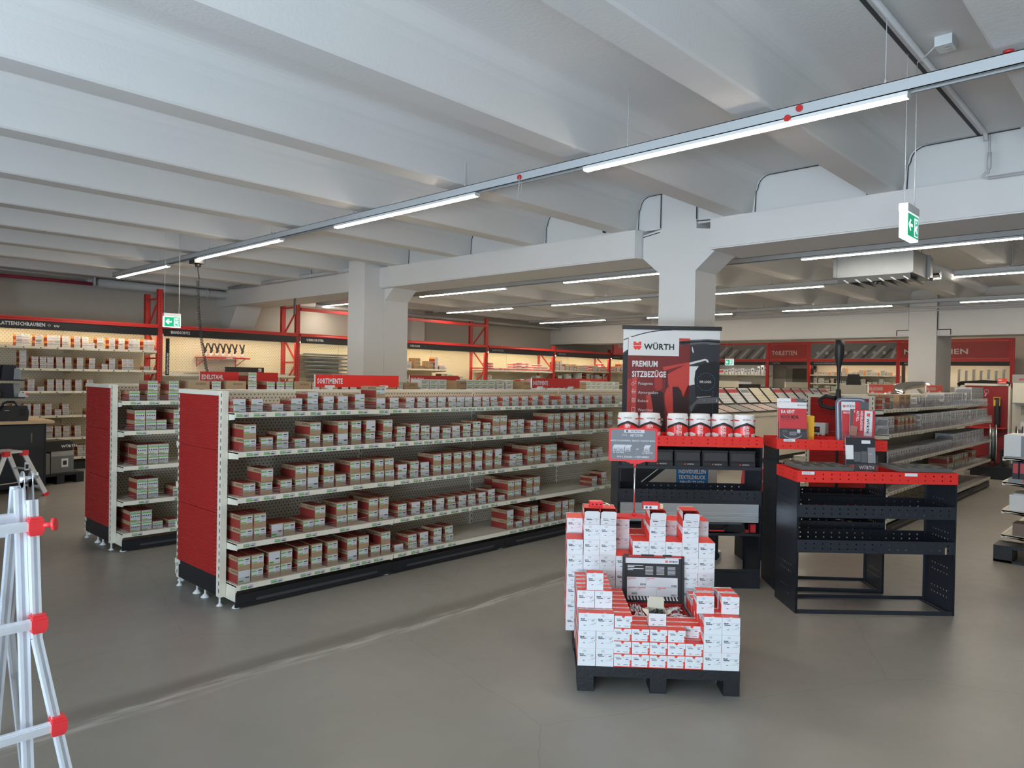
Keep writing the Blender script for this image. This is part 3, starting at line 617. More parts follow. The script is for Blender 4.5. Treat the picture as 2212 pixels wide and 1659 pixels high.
# ---------------------------------------------------------------- near gondola (g1) and the one behind it (g2)
def tags_of(data, x0, nb, every=1):
    t = {}
    for i in range(5):
        l = data.get('s%d' % (i+1), [])
        for n, (x, h, c) in enumerate(l):
            if n and x-l[n-1][0] < .10 and i < 4: continue
            b = int((x-x0)//L_)
            if 0 <= b < nb and x-x0-b*L_ < L_-.09: t.setdefault(i, {}).setdefault(b, []).append(x-x0)
    return t
G1X, G1Y, G2X, G2Y = 2.205, 4.53, 2.205, 6.62
gondola((G1X, G1Y, 0), 4, 'long cream gondola shelving with red perforated end panel, nearest the camera', 'long gondolas of cartons', tags_of(G1B, G1X, 4))
gondola((G2X, G2Y, 0), 6, 'cream gondola shelving with red end panel, standing behind the nearest gondola', 'long gondolas of cartons', tags_of(G2B, G2X, 6))
SURF = (.159, .433, .732, 1.033, 1.289)
def fill(data, gname, yb, style_fn, group, tall=.20):
    for i in range(5):
        for n, (x, h, c) in enumerate(data.get('s%d' % (i+1), [])):
            z = SURF[i]+.0005; y = yb+.035+(.06 if i == 4 else 0)
            for j in range(c):
                jy = R_.uniform(-.004, .006); rz = R_.uniform(-.02, .02) if j else R_.uniform(-.006, .006)
                st = style_fn(i, n, j, h); d = tall if h > .08 else .155
                lv = '' if c == 1 else ', %s carton' % (LV[j] if c == 2 else ('lowest', 'middle', 'topmost')[j])
                put(st, lambda a, b_, c_: (a, b_, c_), x, y+jy, z, '%s carton, %s of %s, %s stack from red end%s' % ('tan' if st == 'kraft' else 'white-fronted', SN[i], gname, od(n), lv), group, d=d, h=h, rz=rz)
                z += h+.0004
            # boxes behind the front ones
            if h > .08 and c == 2 and n % 3 == 0 and i < 4 and (n+i) % 2 == 0:
                for j in range(2):
                    o = inst('carton', carton('kraft', .087, .20, h)[0], None, (x, y+tall+.006, SURF[i]+.0005+j*(h+.0004))); tag(o, '%s carton at the back, %s of %s, behind %s stack from red end' % (LV[j], SN[i], gname, od(n)), 'box', group)
fill(G1B, 'nearest gondola', G1Y, lambda i, n, j, h: 'labelled' if h < .06 and (i == 4 or n % 2) or (n*3+j+i) % 7 == 0 else 'kraft', 'screw cartons on the nearest gondola')
fill(G2B, 'second gondola', G2Y, lambda i, n, j, h: 'g2', 'screw cartons on the second gondola')
# top shelf of the second gondola as it shows above the near one
x = 2.78; n = 3
while x < 9.6:
    k = (n*5) % 7; far = x > 5.4
    if k in (1, 4) and not far: st, w_, h, c = 'plain', .20, .06, 3
    elif far: st, w_, h, c = ('grey', .12, .055, 4) if k != 3 else ('plain', .16, .07, 3)
    else: st, w_, h, c = 'g2', .087, .0885, 2 + (k == 2)
    if (x-G2X) % L_ > L_-w_-.005: x += w_
    d = .2
    for j in range(c):
        if j < c-2 and n % 2: pass
        put(st, lambda a, b_, c_: (a, b_, c_), x, G2Y+.10, 1.2895+j*(h+.0004), '%s carton, top shelf of second gondola, %s stack from red end, %s layer' % ({'plain': 'plain tan', 'grey': 'grey', 'g2': 'green-labelled'}[st], od(n), od(j)), 'cartons along the top of the second gondola', w=w_, d=d, h=h)
    n += 1; x += w_+R_.choice((.01, .02, .05))
header((3.06, 5.02, 1.43), .815, .098, 'SORTIMENTE', 'bright red SORTIMENTE sign standing on the nearest gondola')
header((5.60, 5.02, 1.43), .80, .10, 'SORTIMENTE', 'red SORTIMENTE sign farther along the nearest gondola', REDD)
header((3.05, 7.10, 1.43), .83, .105, 'EDELSTAHL', 'red EDELSTAHL sign, left one, on the second gondola', REDD)
header((5.65, 7.10, 1.43), .82, .105, 'EDELSTAHL', 'dark red EDELSTAHL sign right of the tall left column', REDD)
header((9.0, 7.10, 1.43), .80, .10, 'HOLZVERBINDER', 'red HOLZVERBINDER sign beside the left edge of the banner', REDD)

# ================================================================ LEFT WALL RACKS
RY = 12.65
UPX = [2.195+2.56*i for i in range(7)]
def upright(x, top, label):
    e = empty('rack_upright', (x, RY, 0)); tag(e, label, 'rack frame', 'red rack uprights along the left wall')
    for y in (0, .55):
        p = MB().box((-.045, y, 0), (.045, y+.005, top-.05*(y > 0)), RACKR).box((-.045, y, 0), (-.04, y+.06, top-.05*(y > 0)), RACKR).box((.04, y, 0), (.045, y+.06, top-.05*(y > 0)), RACKR)
        for k in range(int(top/.05)-2):
            if y == 0: p.face([(-.008, -.001, .1+k*.05), (.008, -.001, .1+k*.05), (.008, -.001, .122+k*.05), (-.008, -.001, .122+k*.05)], JD)
            p.face([(-.046, y+.035, .1+k*.05), (-.046, y+.02, .1+k*.05), (-.046, y+.02, .122+k*.05), (-.046, y+.035, .122+k*.05)], JD)
        p.build('post', e)
    z = .2; s_ = 0
    while z+.55 < top:
        MB().bar((0, .05, z), (0, .56, z), .03, .03, RACKR).build('brace', e); MB().bar((0, .05 if s_ else .56, z), (0, .56 if s_ else .05, z+.50), .025, .025, RACKR).build('brace', e); z += .52; s_ ^= 1
    MB().bar((0, .05, top-.15), (0, .56, top-.15), .03, .03, RACKR).build('brace', e)
    MB().box((-.044, -.02, 0), (.044, .08, .006), RACKR).box((-.044, .53, 0), (.044, .63, .006), RACKR).build('foot_plate', e)
    return e
tops = [2.92, 2.92, 2.98, 2.98, 2.98, 2.42, 2.42]
for i, x in enumerate(UPX): upright(x, tops[i], 'red perforated rack upright, %s from the left along the left wall' % od(i))
FASC = ['SPANPLATTENSCHRAUBEN', 'BRANDSCHUTZ', 'CHEMISCHE DÜBEL', 'DÜBELTECHNIK', 'KUNSTSTOFFDÜBEL', 'METALLDÜBEL', 'RAHMENDÜBEL']
for i, x in enumerate(UPX):
    L = 2.56-.09; nm = FASC[i]
    e = empty('lit_rack_bay', (x+.045, RY, 0)); tag(e, ['lit rack bay of small cartons headed SCHRAUBEN, far left', 'lit rack bay headed BRANDSCHUTZ with sealant guns', 'lit rack bay headed CHEMISCHE DÜBEL with threaded rods', 'lit rack bay headed DÜBELTECHNIK beside the left column', 'lit rack bay headed KUNSTSTOFFDÜBEL with red and white boxes', 'lit rack bay headed METALLDÜBEL left of the banner', 'last lit rack bay by the banner edge under DÜBELTECHNIK header'][i], 'rack', 'lit rack bays along the left wall')
    MB().prism([(.0, 2.265), (.0, 2.325), (-.04, 2.325), (-.04, 2.30), (-.055, 2.285), (-.055, 2.265)], lambda u, v, a: (a, u+.01, v), -.0, L, RACKR).build('top_beam', e)
    MB().box((0, -.03, 2.14), (L, -.02, 2.265), BLK).box((0, -.02, 2.166), (L, .55, 2.172), CREAMD).build('fascia', e)  # deep canopy board added behind the fascia to stop strip light leaking upward
    t = MB()
    if i == 0: t.text('SPANPLATTENSCHRAUBEN', (.95-.11, -.032, 2.185), X_, Z_, .052, PAPER, .80, .03, 'R'); t.lathe([(.020, 0), (.020, .001), (.015, .001)], PLGR, n=16) if False else t.text('O', (.90-.03, -.032, 2.185), X_, Z_, .045, PLGR, 1); t.text('aw', (.955, -.032, 2.185), X_, Z_, .045, PLGR, 1, .02)
    elif i == 3: t.text(nm, (.12, -.032, 2.185), X_, Z_, .042, PLGR, .62, .02)
    else: t.text(nm, (.12, -.032, 2.185), X_, Z_, .045, PAPER if i < 3 else INKG, .66, .03)
    t.build('lettering', e)
    MB().box((.02, .0, 2.148), (L-.02, .035, 2.160), STRIPM).build('light_strip', e)
    for k in range(2):
        for z0, z1 in ((.12, .9), (.902, 1.5), (1.502, 2.16)): MB().box((0, 0, 0), (L/2-.01, .012, z1-z0), PEGW).build('back_panel', e, (k*L/2+.005, .55, z0))
    MB().box((L/2-.012, .535, .12), (L/2+.012, .555, 2.14), CREAMD).build('mid_upright', e)
    MB().box((0, .01, 0), (L, .02, .11), BLK).build('plinth', e)
    def sh(z, k0=0, k1=2, D=.52, dy=0.):
        for k in range(k0, k1):
            sm, gm = shelf_mesh(round(L/2-.005, 3), D, cm=CREAMD); s = inst('shelf', sm, e, (k*L/2+.0025, dy, z)); inst('acrylic_guard', gm, s)
            if i == 0 and k == 1 or i == 0:
                for q in range(5): inst('price_tag', TAGS, s, (.12+q*.22, 0, -.0285))
    lv = {0: (.19, .497, .84, 1.213, 1.556, 1.885), 1: (.19, .60, 1.20, 1.50), 2: (.19, .6, 1.25), 3: (.19, .6, 1.0, 1.30), 4: (.19, .7, 1.05, 1.36, 1.72), 5: (.19, .7, 1.05, 1.38, 1.76), 6: (.19, .7, 1.05, 1.40, 1.78)}[i]
    for z in lv: sh(z)
    if i == 3: sh(1.70, 0, 1)
RZ = (.19, .497, .84, 1.213, 1.556, 1.885)
RN = ('bottom shelf', 'fifth shelf', 'fourth shelf', 'third shelf', 'second shelf', 'top shelf')
for k, l in RKB.items():
    lvl = int(k[1])-1
    for n, (x, h, c) in enumerate(l):
        for j in range(c): put('wall', lambda a, b_, c_: (a, b_, c_), x, RY+.04+R_.uniform(0, .03), RZ[lvl]+.0006+j*(h+.0004), 'small labelled carton, %s of far-left lit rack, %s stack from left%s' % (RN[lvl], od(n), '' if c == 1 else ', %s box' % (LV[j] if c == 2 else ('lowest', 'middle', 'topmost')[j])), 'small cartons in the far-left lit rack', d=.17, h=h)
# seeded fill of the lit bays farther along (what shows between the columns and the banner)
def stackrow(x0, x1, y, z, styles, cmax, lab, grp, rng, hmin=.06, hmax=.10, fn=None, rz=0, cmin=1, gap=(.01, .08)):
    x = x0; n = 0; fn = fn or (lambda a, b_, c_: (a, b_, c_))
    while x < x1-.1:
        st = rng.choice(styles); w_ = rng.choice((.10, .13, .17)) if st != 'hatch' else rng.choice((.087, .087, .12)); h = round(rng.uniform(hmin, hmax), 2); c = rng.randint(cmin, cmax)
        if x+w_ > x1: break
        for j in range(c): put(st, fn, x, y, z+.0006+j*(h+.0005), lab % (od(n), '' if c == 1 else ', %s box' % od(j)), grp, w=w_, d=.2, h=h, rz=rz)
        x += w_+rng.uniform(*gap); n += 1
RR = random.Random(3)
stackrow(UPX[3]+.1, UPX[3]+1.25, RY+.04, 1.7, ('wall', 'plain', 'wall'), 3, 'orange and tan carton, upper shelf under DÜBELTECHNIK, %s stack%s', 'cartons under the DÜBELTECHNIK fascia', RR)
stackrow(UPX[3]+.1, UPX[3]+2.4, RY+.04, 1.30, ('kraft', 'wall', 'grey', 'redwhite'), 3, 'carton on the lower shelf under DÜBELTECHNIK, %s stack%s', 'cartons under the DÜBELTECHNIK fascia', RR)
stackrow(UPX[4]+.1, UPX[5]-.1, RY+.04, 1.72, ('redwhite',), 3, 'red and white box, upper shelf under KUNSTSTOFFDÜBEL, %s stack%s', 'red and white boxes under KUNSTSTOFFDÜBEL', RR, .05, .07, gap=(.0, .05))
stackrow(UPX[4]+.1, UPX[5]-.1, RY+.04, 1.36, ('redwhite', 'redwhite', 'grey'), 4, 'red and white box, lower shelf under KUNSTSTOFFDÜBEL, %s stack%s', 'red and white boxes under KUNSTSTOFFDÜBEL', RR, .05, .07, gap=(.0, .1))
stackrow(UPX[5]+.1, UPX[6]-.1, RY+.04, 1.76, ('wall', 'kraft', 'redwhite'), 3, 'orange labelled box, upper shelf under METALLDÜBEL, %s stack%s', 'boxes under METALLDÜBEL', RR, .06, .09, cmin=2, gap=(.0, .04))
stackrow(UPX[5]+.1, UPX[6]-.1, RY+.04, 1.38, ('kraft', 'grey', 'kraft'), 4, 'brown box, lower shelf under METALLDÜBEL, %s stack%s', 'boxes under METALLDÜBEL', RR, .06, .08, cmin=2, gap=(.0, .06))
stackrow(UPX[6]+.1, UPX[6]+1.3, RY+.04, 1.78, ('wall', 'redwhite'), 3, 'box on the upper shelf beside the banner edge, %s stack%s', 'boxes in the last wall rack', RR, .06, .09, cmin=2, gap=(.0, .04))
# high extra beam between third and fifth uprights
o = MB().box((UPX[2]+.045, RY-.045, 2.76), (UPX[4]-.045, RY-.002, 2.82), RACKR).box((UPX[2]+.045, RY-.05, 2.79), (UPX[4]-.045, RY-.045, 2.82), RACKR).build('rack_beam'); tag(o, 'high red rack beam passing behind the left column, above the fascia', 'beam')
# red header panel beside the banner
e = empty('header_panel', (17.66, RY-.06, 2.33)); tag(e, 'red header panel reading DÜBELTECHNIK at the end of the left wall racks', 'sign')
MB().box((0, 0, 0), (2.4, .02, .42), RED).box((-.04, -.01, 0), (0, .03, .48), RACKR).box((-.04, -.01, .42), (2.44, .03, .47), RACKR).box((-.04, -.01, -.05), (2.44, .03, 0), RACKR).build('board', e)
MB().text('DÜBELTECHNIK', (.2, -.003, .15), X_, Z_, .15, PAPER, .6, .03).build('lettering', e)
# vertical banner label on the first visible upright
e = MB().box((0, 0, 0), (.06, .004, .62), BLK).text('SPANPLATTENSCHRAUBEN', (.045, -.001, .02), Z_, -X_, .028, PAPER, .7, .02).build('side_label', None, (4.84, RY-.03, 1.48)); tag(e, 'narrow black vertical label on the left red rack upright', 'label')
# contents of the BRANDSCHUTZ bay: red bracket shelf with sealant guns
e = empty('bracket_shelf', (5.55, RY+.10, 1.80)); tag(e, 'red bracket shelf under the sealant guns', 'shelf')
MB().box((0, 0, 0), (.85, .42, .012), RACKR).box((0, -.004, -.012), (.85, 0, .016), RACKR).build('board', e)
for x in (.05, .78): MB().bar((x, .03, 0), (x, .43, -.14), .01, .01, RACKR).bar((x, .435, -.16), (x, .435, 0), .01, .01, RACKR).build('bracket', e)
MB().box((.40, -.007, -.01), (.52, -.004, .008), LABW).build('price_tag', e)
for k, dx in enumerate((.03, .14, .25, .36, .47, .58, .72)):
    e = empty('sealant_gun', (5.57+dx, RY+.2, 1.8125)); tag(e, 'black sealant gun with white base on red bracket shelf, %s from the left' % od(k), 'sealant gun', 'sealant guns')
    MB().lathe([(0, 0), (.028, 0), (.030, .06), (.026, .07), (0, .07)], WHP, n=10).build('base_cup', e)
    MB().bar((0, 0, .07), (.01, 0, .17), .022, .022, BLKP).bar((.01, 0, .12), (-.045, 0, .25), .018, .02, BLKP).bar((.01, 0, .12), (.045, 0, .25), .022, .02, BLKP).cyl((.0, 0, .10), (.03, 0, .13), .02, BLKP, 8).build('grip', e)
for k in range(7):
    x = 4.95+k*.33; o = MB().prism([(0, 0), (.26, 0), (.27, .18), (.24, .30), (.03, .31), (.0, .15)], lambda u, v, a: (u, v, a), 0, .02+.01*(k % 3), FOILB if k % 2 else PAPER).build('flat_bag', None, (x, RY+.13, 1.502), R_.uniform(-.04, .08)); tag(o, 'flat clear bag on the shelf under BRANDSCHUTZ, %s from the left' % od(k), 'bag', 'flat bags in the BRANDSCHUTZ bay')
e = empty('black_display', (5.92, RY+.03, 1.505)); tag(e, 'wide black display panel above the left EDELSTAHL sign', 'display')
MB().box((0, 0, 0), (.72, .06, .14), BLKP).build('panel', e); MB().box((.61, -.002, .06), (.67, 0, .12), LABW).box((.62, -.003, .07), (.64, -.002, .09), PRED).build('sticker', e)
# threaded rods on brackets (CHEMISCHE DÜBEL)
for k in range(8):
    z = 1.40+k*.078
    for j in range(2):
        o = MB().cyl((0, 0, 0), (1.05, .02, 0), .011, ZINC, 6).build('threaded_rod', None, (7.62+.03*j, RY+.16+.05*j+.02*k, z)); tag(o, 'bright steel rod, %s tier up, %s, lying across the CHEMISCHE DÜBEL bay' % (od(k), ('front', 'back')[j]), 'rod', 'threaded rods')
    o = MB().box((0, 0, -.022), (1.12, .25, -.014), ZINC).build('rod_tray', None, (7.60, RY+.12+.02*k, z)); tag(o, 'steel tray holding rods, %s tier up, CHEMISCHE DÜBEL bay' % od(k), 'tray', 'rod trays')
o = MB().box((0, 0, 0), (.12, .1, .30), LABW).box((.02, -.002, .05), (.10, 0, .2), PRED).build('blister_pack', None, (9.05, RY+.3, 1.42)); tag(o, 'white and red blister pack hanging right of the threaded rods', 'pack')
e = empty('spring_clamp', (9.2, RY+.42, 1.80)); tag(e, 'black spring clamp on the cream wall by the left column', 'clamp')
MB().bar((0, 0, 0), (.16, 0, .05), .03, .05, BLKP).bar((.06, 0, .0), (.18, 0, -.03), .03, .035, BLKP).cyl((.07, -.03, .02), (.07, .03, .02), .035, BLKP, 10).build('body', e)
# ================================================================ PALLET DISPLAY
PA = atan2(-.75535888, .65531135); PO = Vector((2.859, 2.220, 0)); PU = Vector((.65531135, -.75535888, 0)); PV = Vector((.75535888, .65531135, 0))
def PF(a, b, z): return PO+PU*a+PV*b+Vector((0, 0, z))
DK = .1255
e = empty('pallet', tuple(PO), PA); tag(e, 'black pallet carrying the white and red box display in the foreground', 'pallet')
PBK = mat('black_pallet', (.010, .011, .014), .5, bump=.2, bscale=80)
for i in range(5): MB().box((i*.17, 0, DK-.022), (i*.17+.12, 1.2, DK), PBK).build('deck_board', e)
for y in (0, .52, 1.10): MB().box((0, y, DK-.042), (.8, y+.10, DK-.022), PBK).build('cross_board', e)
PRAW = mat('raw_pallet_wood', (.42, .38, .31), .8, bump=.2)
for x in (0, .36, .72):
    for y in (0, .53, 1.06): MB().box((x, y, .0), (x+.08, y+.14, DK-.042), PBK).build('block', e)
    MB().box((x+.005, .14, .0), (x+.075, 1.06, .016), PRAW if x else PBK).build('base_runner', e)
m = MB().box((-.004, -.002, DK-.05), (.8, 0, DK-.001), PBK); m.build('front_board', e)
BW, BH, SH_ = .0885, .0880, .0640
PN = [0]
def pb(style, a, b, z, label, w=.0875, d=.268, h=None, rz=0.):
    h = h or (BH-.0006 if style == 'anchor' else SH_-.0006)
    return put(style, lambda *q: tuple(PF(*q)), a, b, z+.0004, label, 'boxes stacked on the black pallet', w=w, d=d, h=h, rz=PA+rz)
CN = ['leftmost', 'second', 'third', 'fourth', 'fifth', 'sixth', 'seventh', 'eighth', 'rightmost']
LN = ['bottom', 'second', 'third', 'fourth', 'fifth', 'sixth', 'seventh', 'top']
j_ = lambda s=.003: R_.uniform(-s, s)
RD = .0762
for i in (0, 1, 7, 8):
    for r in range(6):
        for k in range(4 if (i < 2 and r) else 3):
            pb('anchor', i*BW+j_(.001)-(.004 if k == 3 else 0), r*RD+abs(j_(.0015))+(.008 if k == 3 and r == 1 else 0), DK+k*BH, 'white box, %s column, %s layer, %s row from the pallet front' % (CN[i], LN[k], od(r)), d=.0735 if k < 3 else .067)
pb('anchor', .043, .092, DK+4*BH, 'single white box with raised flap on top of the left front stack', d=.0735, w=.084, rz=.02)
for r in range(7):
    for k in range(4): pb('plug', 2*BW+j_(.0015), r*.0705+.001, DK+k*SH_, 'small red and white box, third column, %s layer, %s row from the front' % (LN[k], od(r)), d=.068)
for i in (3, 4, 5, 6):
    for r in range(3):
        for k in range(2 if (i == 6 and r == 0) else 3): pb('plug', i*BW+j_(.0015), r*.0705+.001, DK+k*SH_, 'small red and white box, %s column, %s layer, %s row from the front' % (CN[i], LN[k], od(r)), d=.068)
    for k in range(2): pb('plug', i*BW, .2135, DK+k*SH_, 'small box carrying the open case, %s column, %s layer' % (CN[i], LN[k]), d=.275)
# boxes standing askew on the right front corner
for n, (a, b, rz) in enumerate(((.592, .050, .05), (.716, .056, -.05), (.612, .150, -.03), (.718, .145, .04))):
    pb('anchor', a, b, DK+3*BH, 'white box askew on the right front corner, %s' % ['front left one', 'front right one', 'rear left one', 'rear right one'][n], d=.0735, rz=rz)
# rear block: tall columns from b = .5
RW = .0925
front_n = [6, 7, 7, 5, 6, 7, 6, 7, 6]
for i, n in enumerate(front_n):
    for k in range(n):
        pb('anchor', -.046+i*RW+j_(.001), .50+abs(j_(.002)), DK+k*.0865, 'white box of the tall rear stack, %s column, %s layer' % (CN[i], LN[k]), w=.0905, d=.178, h=.0860)
for i in (0, 3, 4, 6, 8):
    for k in range(6 if i == 4 else 7):
        pb('anchor', -.043+i*RW, .685, DK+k*.0865, 'white box in the back row behind the %s tall column, %s layer' % (CN[i], LN[k]), w=.0905, d=.178, h=.0860)
for i in (1, 2, 5, 7):
    for k in range(7): pb('anchor', -.043+i*RW, .685, DK+k*.0865, 'white box in the back row behind the %s tall column, %s layer' % (CN[i], LN[k]), w=.0905, d=.178, h=.0860)
# opened boxes on top of the tall columns (front flap folded out and down)
def open_anchor(i, n, label):
    e = empty('opened_box', tuple(PF(-.046+i*RW, .50, DK+n*.0865+.0006)), PA); tag(e, label, 'box', 'opened boxes on the pallet display')
    w_, d_, h = .0905, .178, .086; t = .0012
    m = MB().box((0, 0, 0), (w_, d_, t), PRED).box((0, 0, 0), (t, d_, h), PRED).box((w_-t, 0, 0), (w_, d_, h), PRED).box((0, d_-t, 0), (w_, d_, h), PRED)
    m.box((0, .045, h-t), (w_, d_, h), PRED).box((0, 0, 0), (w_, t, h*.42), PAPER)
    m.face([(-.0006, d_, h*.78), (-.0006, 0, h*.52), (-.0006, 0, h), (-.0006, d_, h)], PAPER); m.face([(0, d_*.93, h+.0006), (w_, d_*.93, h+.0006), (w_, d_, h+.0006), (0, d_, h+.0006)], PAPER)
    m.text('WÜRTH', (-.0012, d_*.8, h*.80), -Y_, Z_, h*.10, INK, 1.1, .01); m.build('tray', e)
    MB().box((.003, .003, t), (w_-.003, d_-.004, h*.55), mat('dark_plugs', (.03, .03, .032), .8, bump=1., bscale=120)).build('contents', e)
    f = MB(); p = [(.002, -.004, h*.02), (w_-.002, -.004, h*.02), (w_-.002, -.020, h*.55), (w_-.002, -.028, h*.86), (w_-.012, -.030, h*.95), (.012, -.030, h*.95), (.002, -.028, h*.86), (.002, -.020, h*.55)]
    f.face(p, PAPER); f.face([(x, y+.001, z) for x, y, z in p][::-1], PAPER)
    for a, c, a2, c2, mm in ((.12, .44, .42, .47, INKG), (.16, .34, .5, .38, INK), (.62, .40, .9, .43, INKG), (.72, .22, .82, .30, PLGR), (.30, .12, .42, .15, INK)):
        Yf = lambda zz: -.004-.016*(zz/h-.02)/.53 if zz < h*.55 else -.020-.008*(zz/h-.55)/.31
        f.face([(a*w_, Yf(c*h)-.001, c*h), (a2*w_, Yf(c*h)-.001, c*h), (a2*w_, Yf(c2*h)-.001, c2*h), (a*w_, Yf(c2*h)-.001, c2*h)], mm)
    f.build('flap', e)
for i, l in ((1, 'opened box with flap folded out, top of the second tall column'), (2, 'opened box with flap folded out, top of the third tall column'), (5, 'opened box under the red and wood sample block'), (7, 'opened box with flap out, rightmost tall tower')): open_anchor(i, 7, l)
# small opened box with raised lid, front centre
e = empty('opened_small_box', tuple(PF(.355, .055, DK+3*SH_+.001)), PA); tag(e, 'small open box with cream lid raised, full of dark plugs, front centre', 'box')
CARDI = mat('card_inside', (.62, .56, .44), .8)
m = MB().box((0, 0, 0), (.088, .001, .062), PAPER).box((0, 0, 0), (.001, .068, .075), CARDI).box((.087, 0, 0), (.088, .068, .075), CARDI).box((0, .067, 0), (.088, .068, .075), CARDI).box((0, 0, 0), (.088, .068, .001), CARDI)
for a, c, a2, c2, mm in ((.08, .54, .36, .60, INKG), (.14, .42, .42, .50, INKG), (.66, .44, .82, .49, INK), (.64, .58, .92, .60, INKG), (.70, .28, .86, .32, PLGR), (.22, .10, .34, .15, INK), (.55, .10, .80, .13, INKG)): m.face([(a*.088, -.0006, c*.062), (a2*.088, -.0006, c*.062), (a2*.088, -.0006, c2*.062), (a*.088, -.0006, c2*.062)], mm)
m.face([(.0885, .0, 0), (.0885, .068, 0), (.0885, .068, .04), (.0885, 0, .04)], PRED); m.build('tray', e)
MB().box((.002, .067, .075), (.086, .069, .12), CARDI).box((.008, .067, .12), (.080, .069, .128), CARDI).build('lid', e)
m = MB().prism([(.0, 0), (-.028, .028), (-.030, .040), (0, .034)], lambda u, v, a: (u, .03+a, .04+v), 0, .0012, CARDI).prism([(.088, 0), (.118, .022), (.118, .032), (.088, .032)], lambda u, v, a: (u, .03+a, .04+v), 0, .0012, CARDI); m.build('side_flap', e)
m = MB()
for k in range(24): a = R_.uniform(0, pi); x, y = R_.uniform(.015, .073), R_.uniform(.012, .055); m.cyl((x-.012*cos(a), y-.012*sin(a), R_.uniform(.052, .066)), (x+.012*cos(a), y+.012*sin(a), R_.uniform(.052, .068)), .0045, BLKP, 6)
q = m.build('plugs', e); q['kind'] = 'stuff'
# assortment case with upright lid
e = empty('assortment_case', tuple(PF(.272, .215, DK+2*SH_+.001)), PA); tag(e, 'open black and red assortment case of plugs, lid standing upright', 'case')
CW, CD = .335, .255
m = MB().box((0, 0, 0), (CW, CD, .006), BLKP)
for a, b in (((0, 0, 0), (CW, .006, .048)), ((0, CD-.006, 0), (CW, CD, .048)), ((0, 0, 0), (.006, CD, .048)), ((CW-.006, 0, 0), (CW, CD, .048))): m.box(a, b, BLKP)
m.build('base', e)
m = MB().box((.006, .006, .006), (CW-.006, CD-.006, .012), REDD)
for x in (.006, .11, .225, CW-.010): m.box((x, .006, .012), (x+.004, CD-.006, .044), REDD)
for y in (.006, .12, CD-.010): m.box((.006, y, .012), (CW-.006, y+.004, .044), REDD)
m.build('insert', e)
PLW = mat('plug_white', (.78, .79, .80), .4)
for ix, (x0, x1) in enumerate(((.012, .108), (.116, .222), (.231, CW-.014))):
    for iy, (y0, y1) in enumerate(((.012, .116), (.128, CD-.014))):
        m = MB()
        for k in range(34):
            a = pi/2+R_.uniform(-.25, .25) if ix == 0 else R_.uniform(0, pi); L = .024; x = R_.uniform(x0+.015, x1-.015); y = R_.uniform(y0+.022, y1-.022); z = .016+k*.0010
            dx, dy = L*cos(a), L*sin(a)
            m.cyl((max(x0, min(x1, x-dx)), max(y0, min(y1, y-dy)), z), (max(x0, min(x1, x+dx)), max(y0, min(y1, y+dy)), z+R_.uniform(-.003, .006)), .0042, PLW if k % 5 else GREY, 5)
        q = m.build('plugs', e); q['kind'] = 'stuff'
LD = empty('lid', (0, CD+.004, .046), (radians(-6), 0, 0)); LD.parent = e
LH = .262
m = MB().box((0, 0, 0), (CW, .012, LH), BLKP).box((-.004, -.010, -.004), (.010, .012, LH+.004), BLKP).box((CW-.010, -.010, -.004), (CW+.004, .012, LH+.004), BLKP).box((0, -.010, LH-.004), (CW, .012, LH+.006), REDD).box((0, -.010, -.006), (CW, .012, .006), REDD)
m.box((.004, -.012, LH), (.03, .014, LH+.010), BLKP).box((.10, -.012, LH), (.17, .014, LH+.010), BLKP).box((.22, -.012, LH), (.27, .014, LH+.010), BLKP)
m.build('lid_shell', LD)
m = MB(); o = (.012, -.003, .008); PW, PH = CW-.024, LH-.018
m.sheet(o, X_, Z_, [(INK, rect(0, 0, PW, PH)), (PAPER, rect(.0, PH*.88, PW*.96, PH)), (PAPER, rect(.01, PH*.14, PW*.94, PH*.565))])
q = lambda a, c, a2, c2, mm, k_=4: m.sheet(o, X_, Z_, [(mm, rect(a*PW, c*PH, a2*PW, c2*PH))], .0004*k_)
for r in range(7):
    for c in range(3): q(.36+c*.20, .80-r*.028, .50+c*.20, .812-r*.028, PLGR)
for a, c, a2, c2 in ((.04, .82, .32, .835), (.04, .79, .16, .805), (.04, .75, .33, .765), (.04, .72, .14, .735)): q(a, c, a2, c2, PAPER)
for a, c in ((.04, .53), (.38, .53), (.04, .32), (.22, .32), (.58, .32)): q(a, c, a+.15, c+.014, PRED); q(a, c-.03, a+.05, c-.02, INKG)
for a, c in ((.27, .38), (.83, .36), (.12, .17), (.82, .15)):
    for s_ in range(9): q(a+s_*.011, c, a+s_*.011+(.004 if s_ % 2 else .007), c+.045, INK, 5)
q(.02, .345, .94, .35, INKG); q(.37, .355, .373, .56, INKG); q(.20, .15, .203, .34, INKG); q(.56, .15, .563, .34, INKG)
for s_ in range(16): m.sheet(o, X_, Z_, [(PAPER, [(PW*(.05+s_*.058), PH*.05), (PW*(.08+s_*.058), PH*.05), (PW*(.055+s_*.058), PH*.135), (PW*(.03+s_*.058), PH*.135)])], .0012)
m.text('WÜRTH', (.012+PW*.78, -.0062, .008+PH*.91), X_, Z_, PH*.042, INK, 1.1, .02, 'L', 1, PW*.155); shield(m, (.012+PW*.72, -.006, .008+PH*.905), X_, Z_, PH*.055, PRED, PAPER)
m.build('printed_sheet', LD)
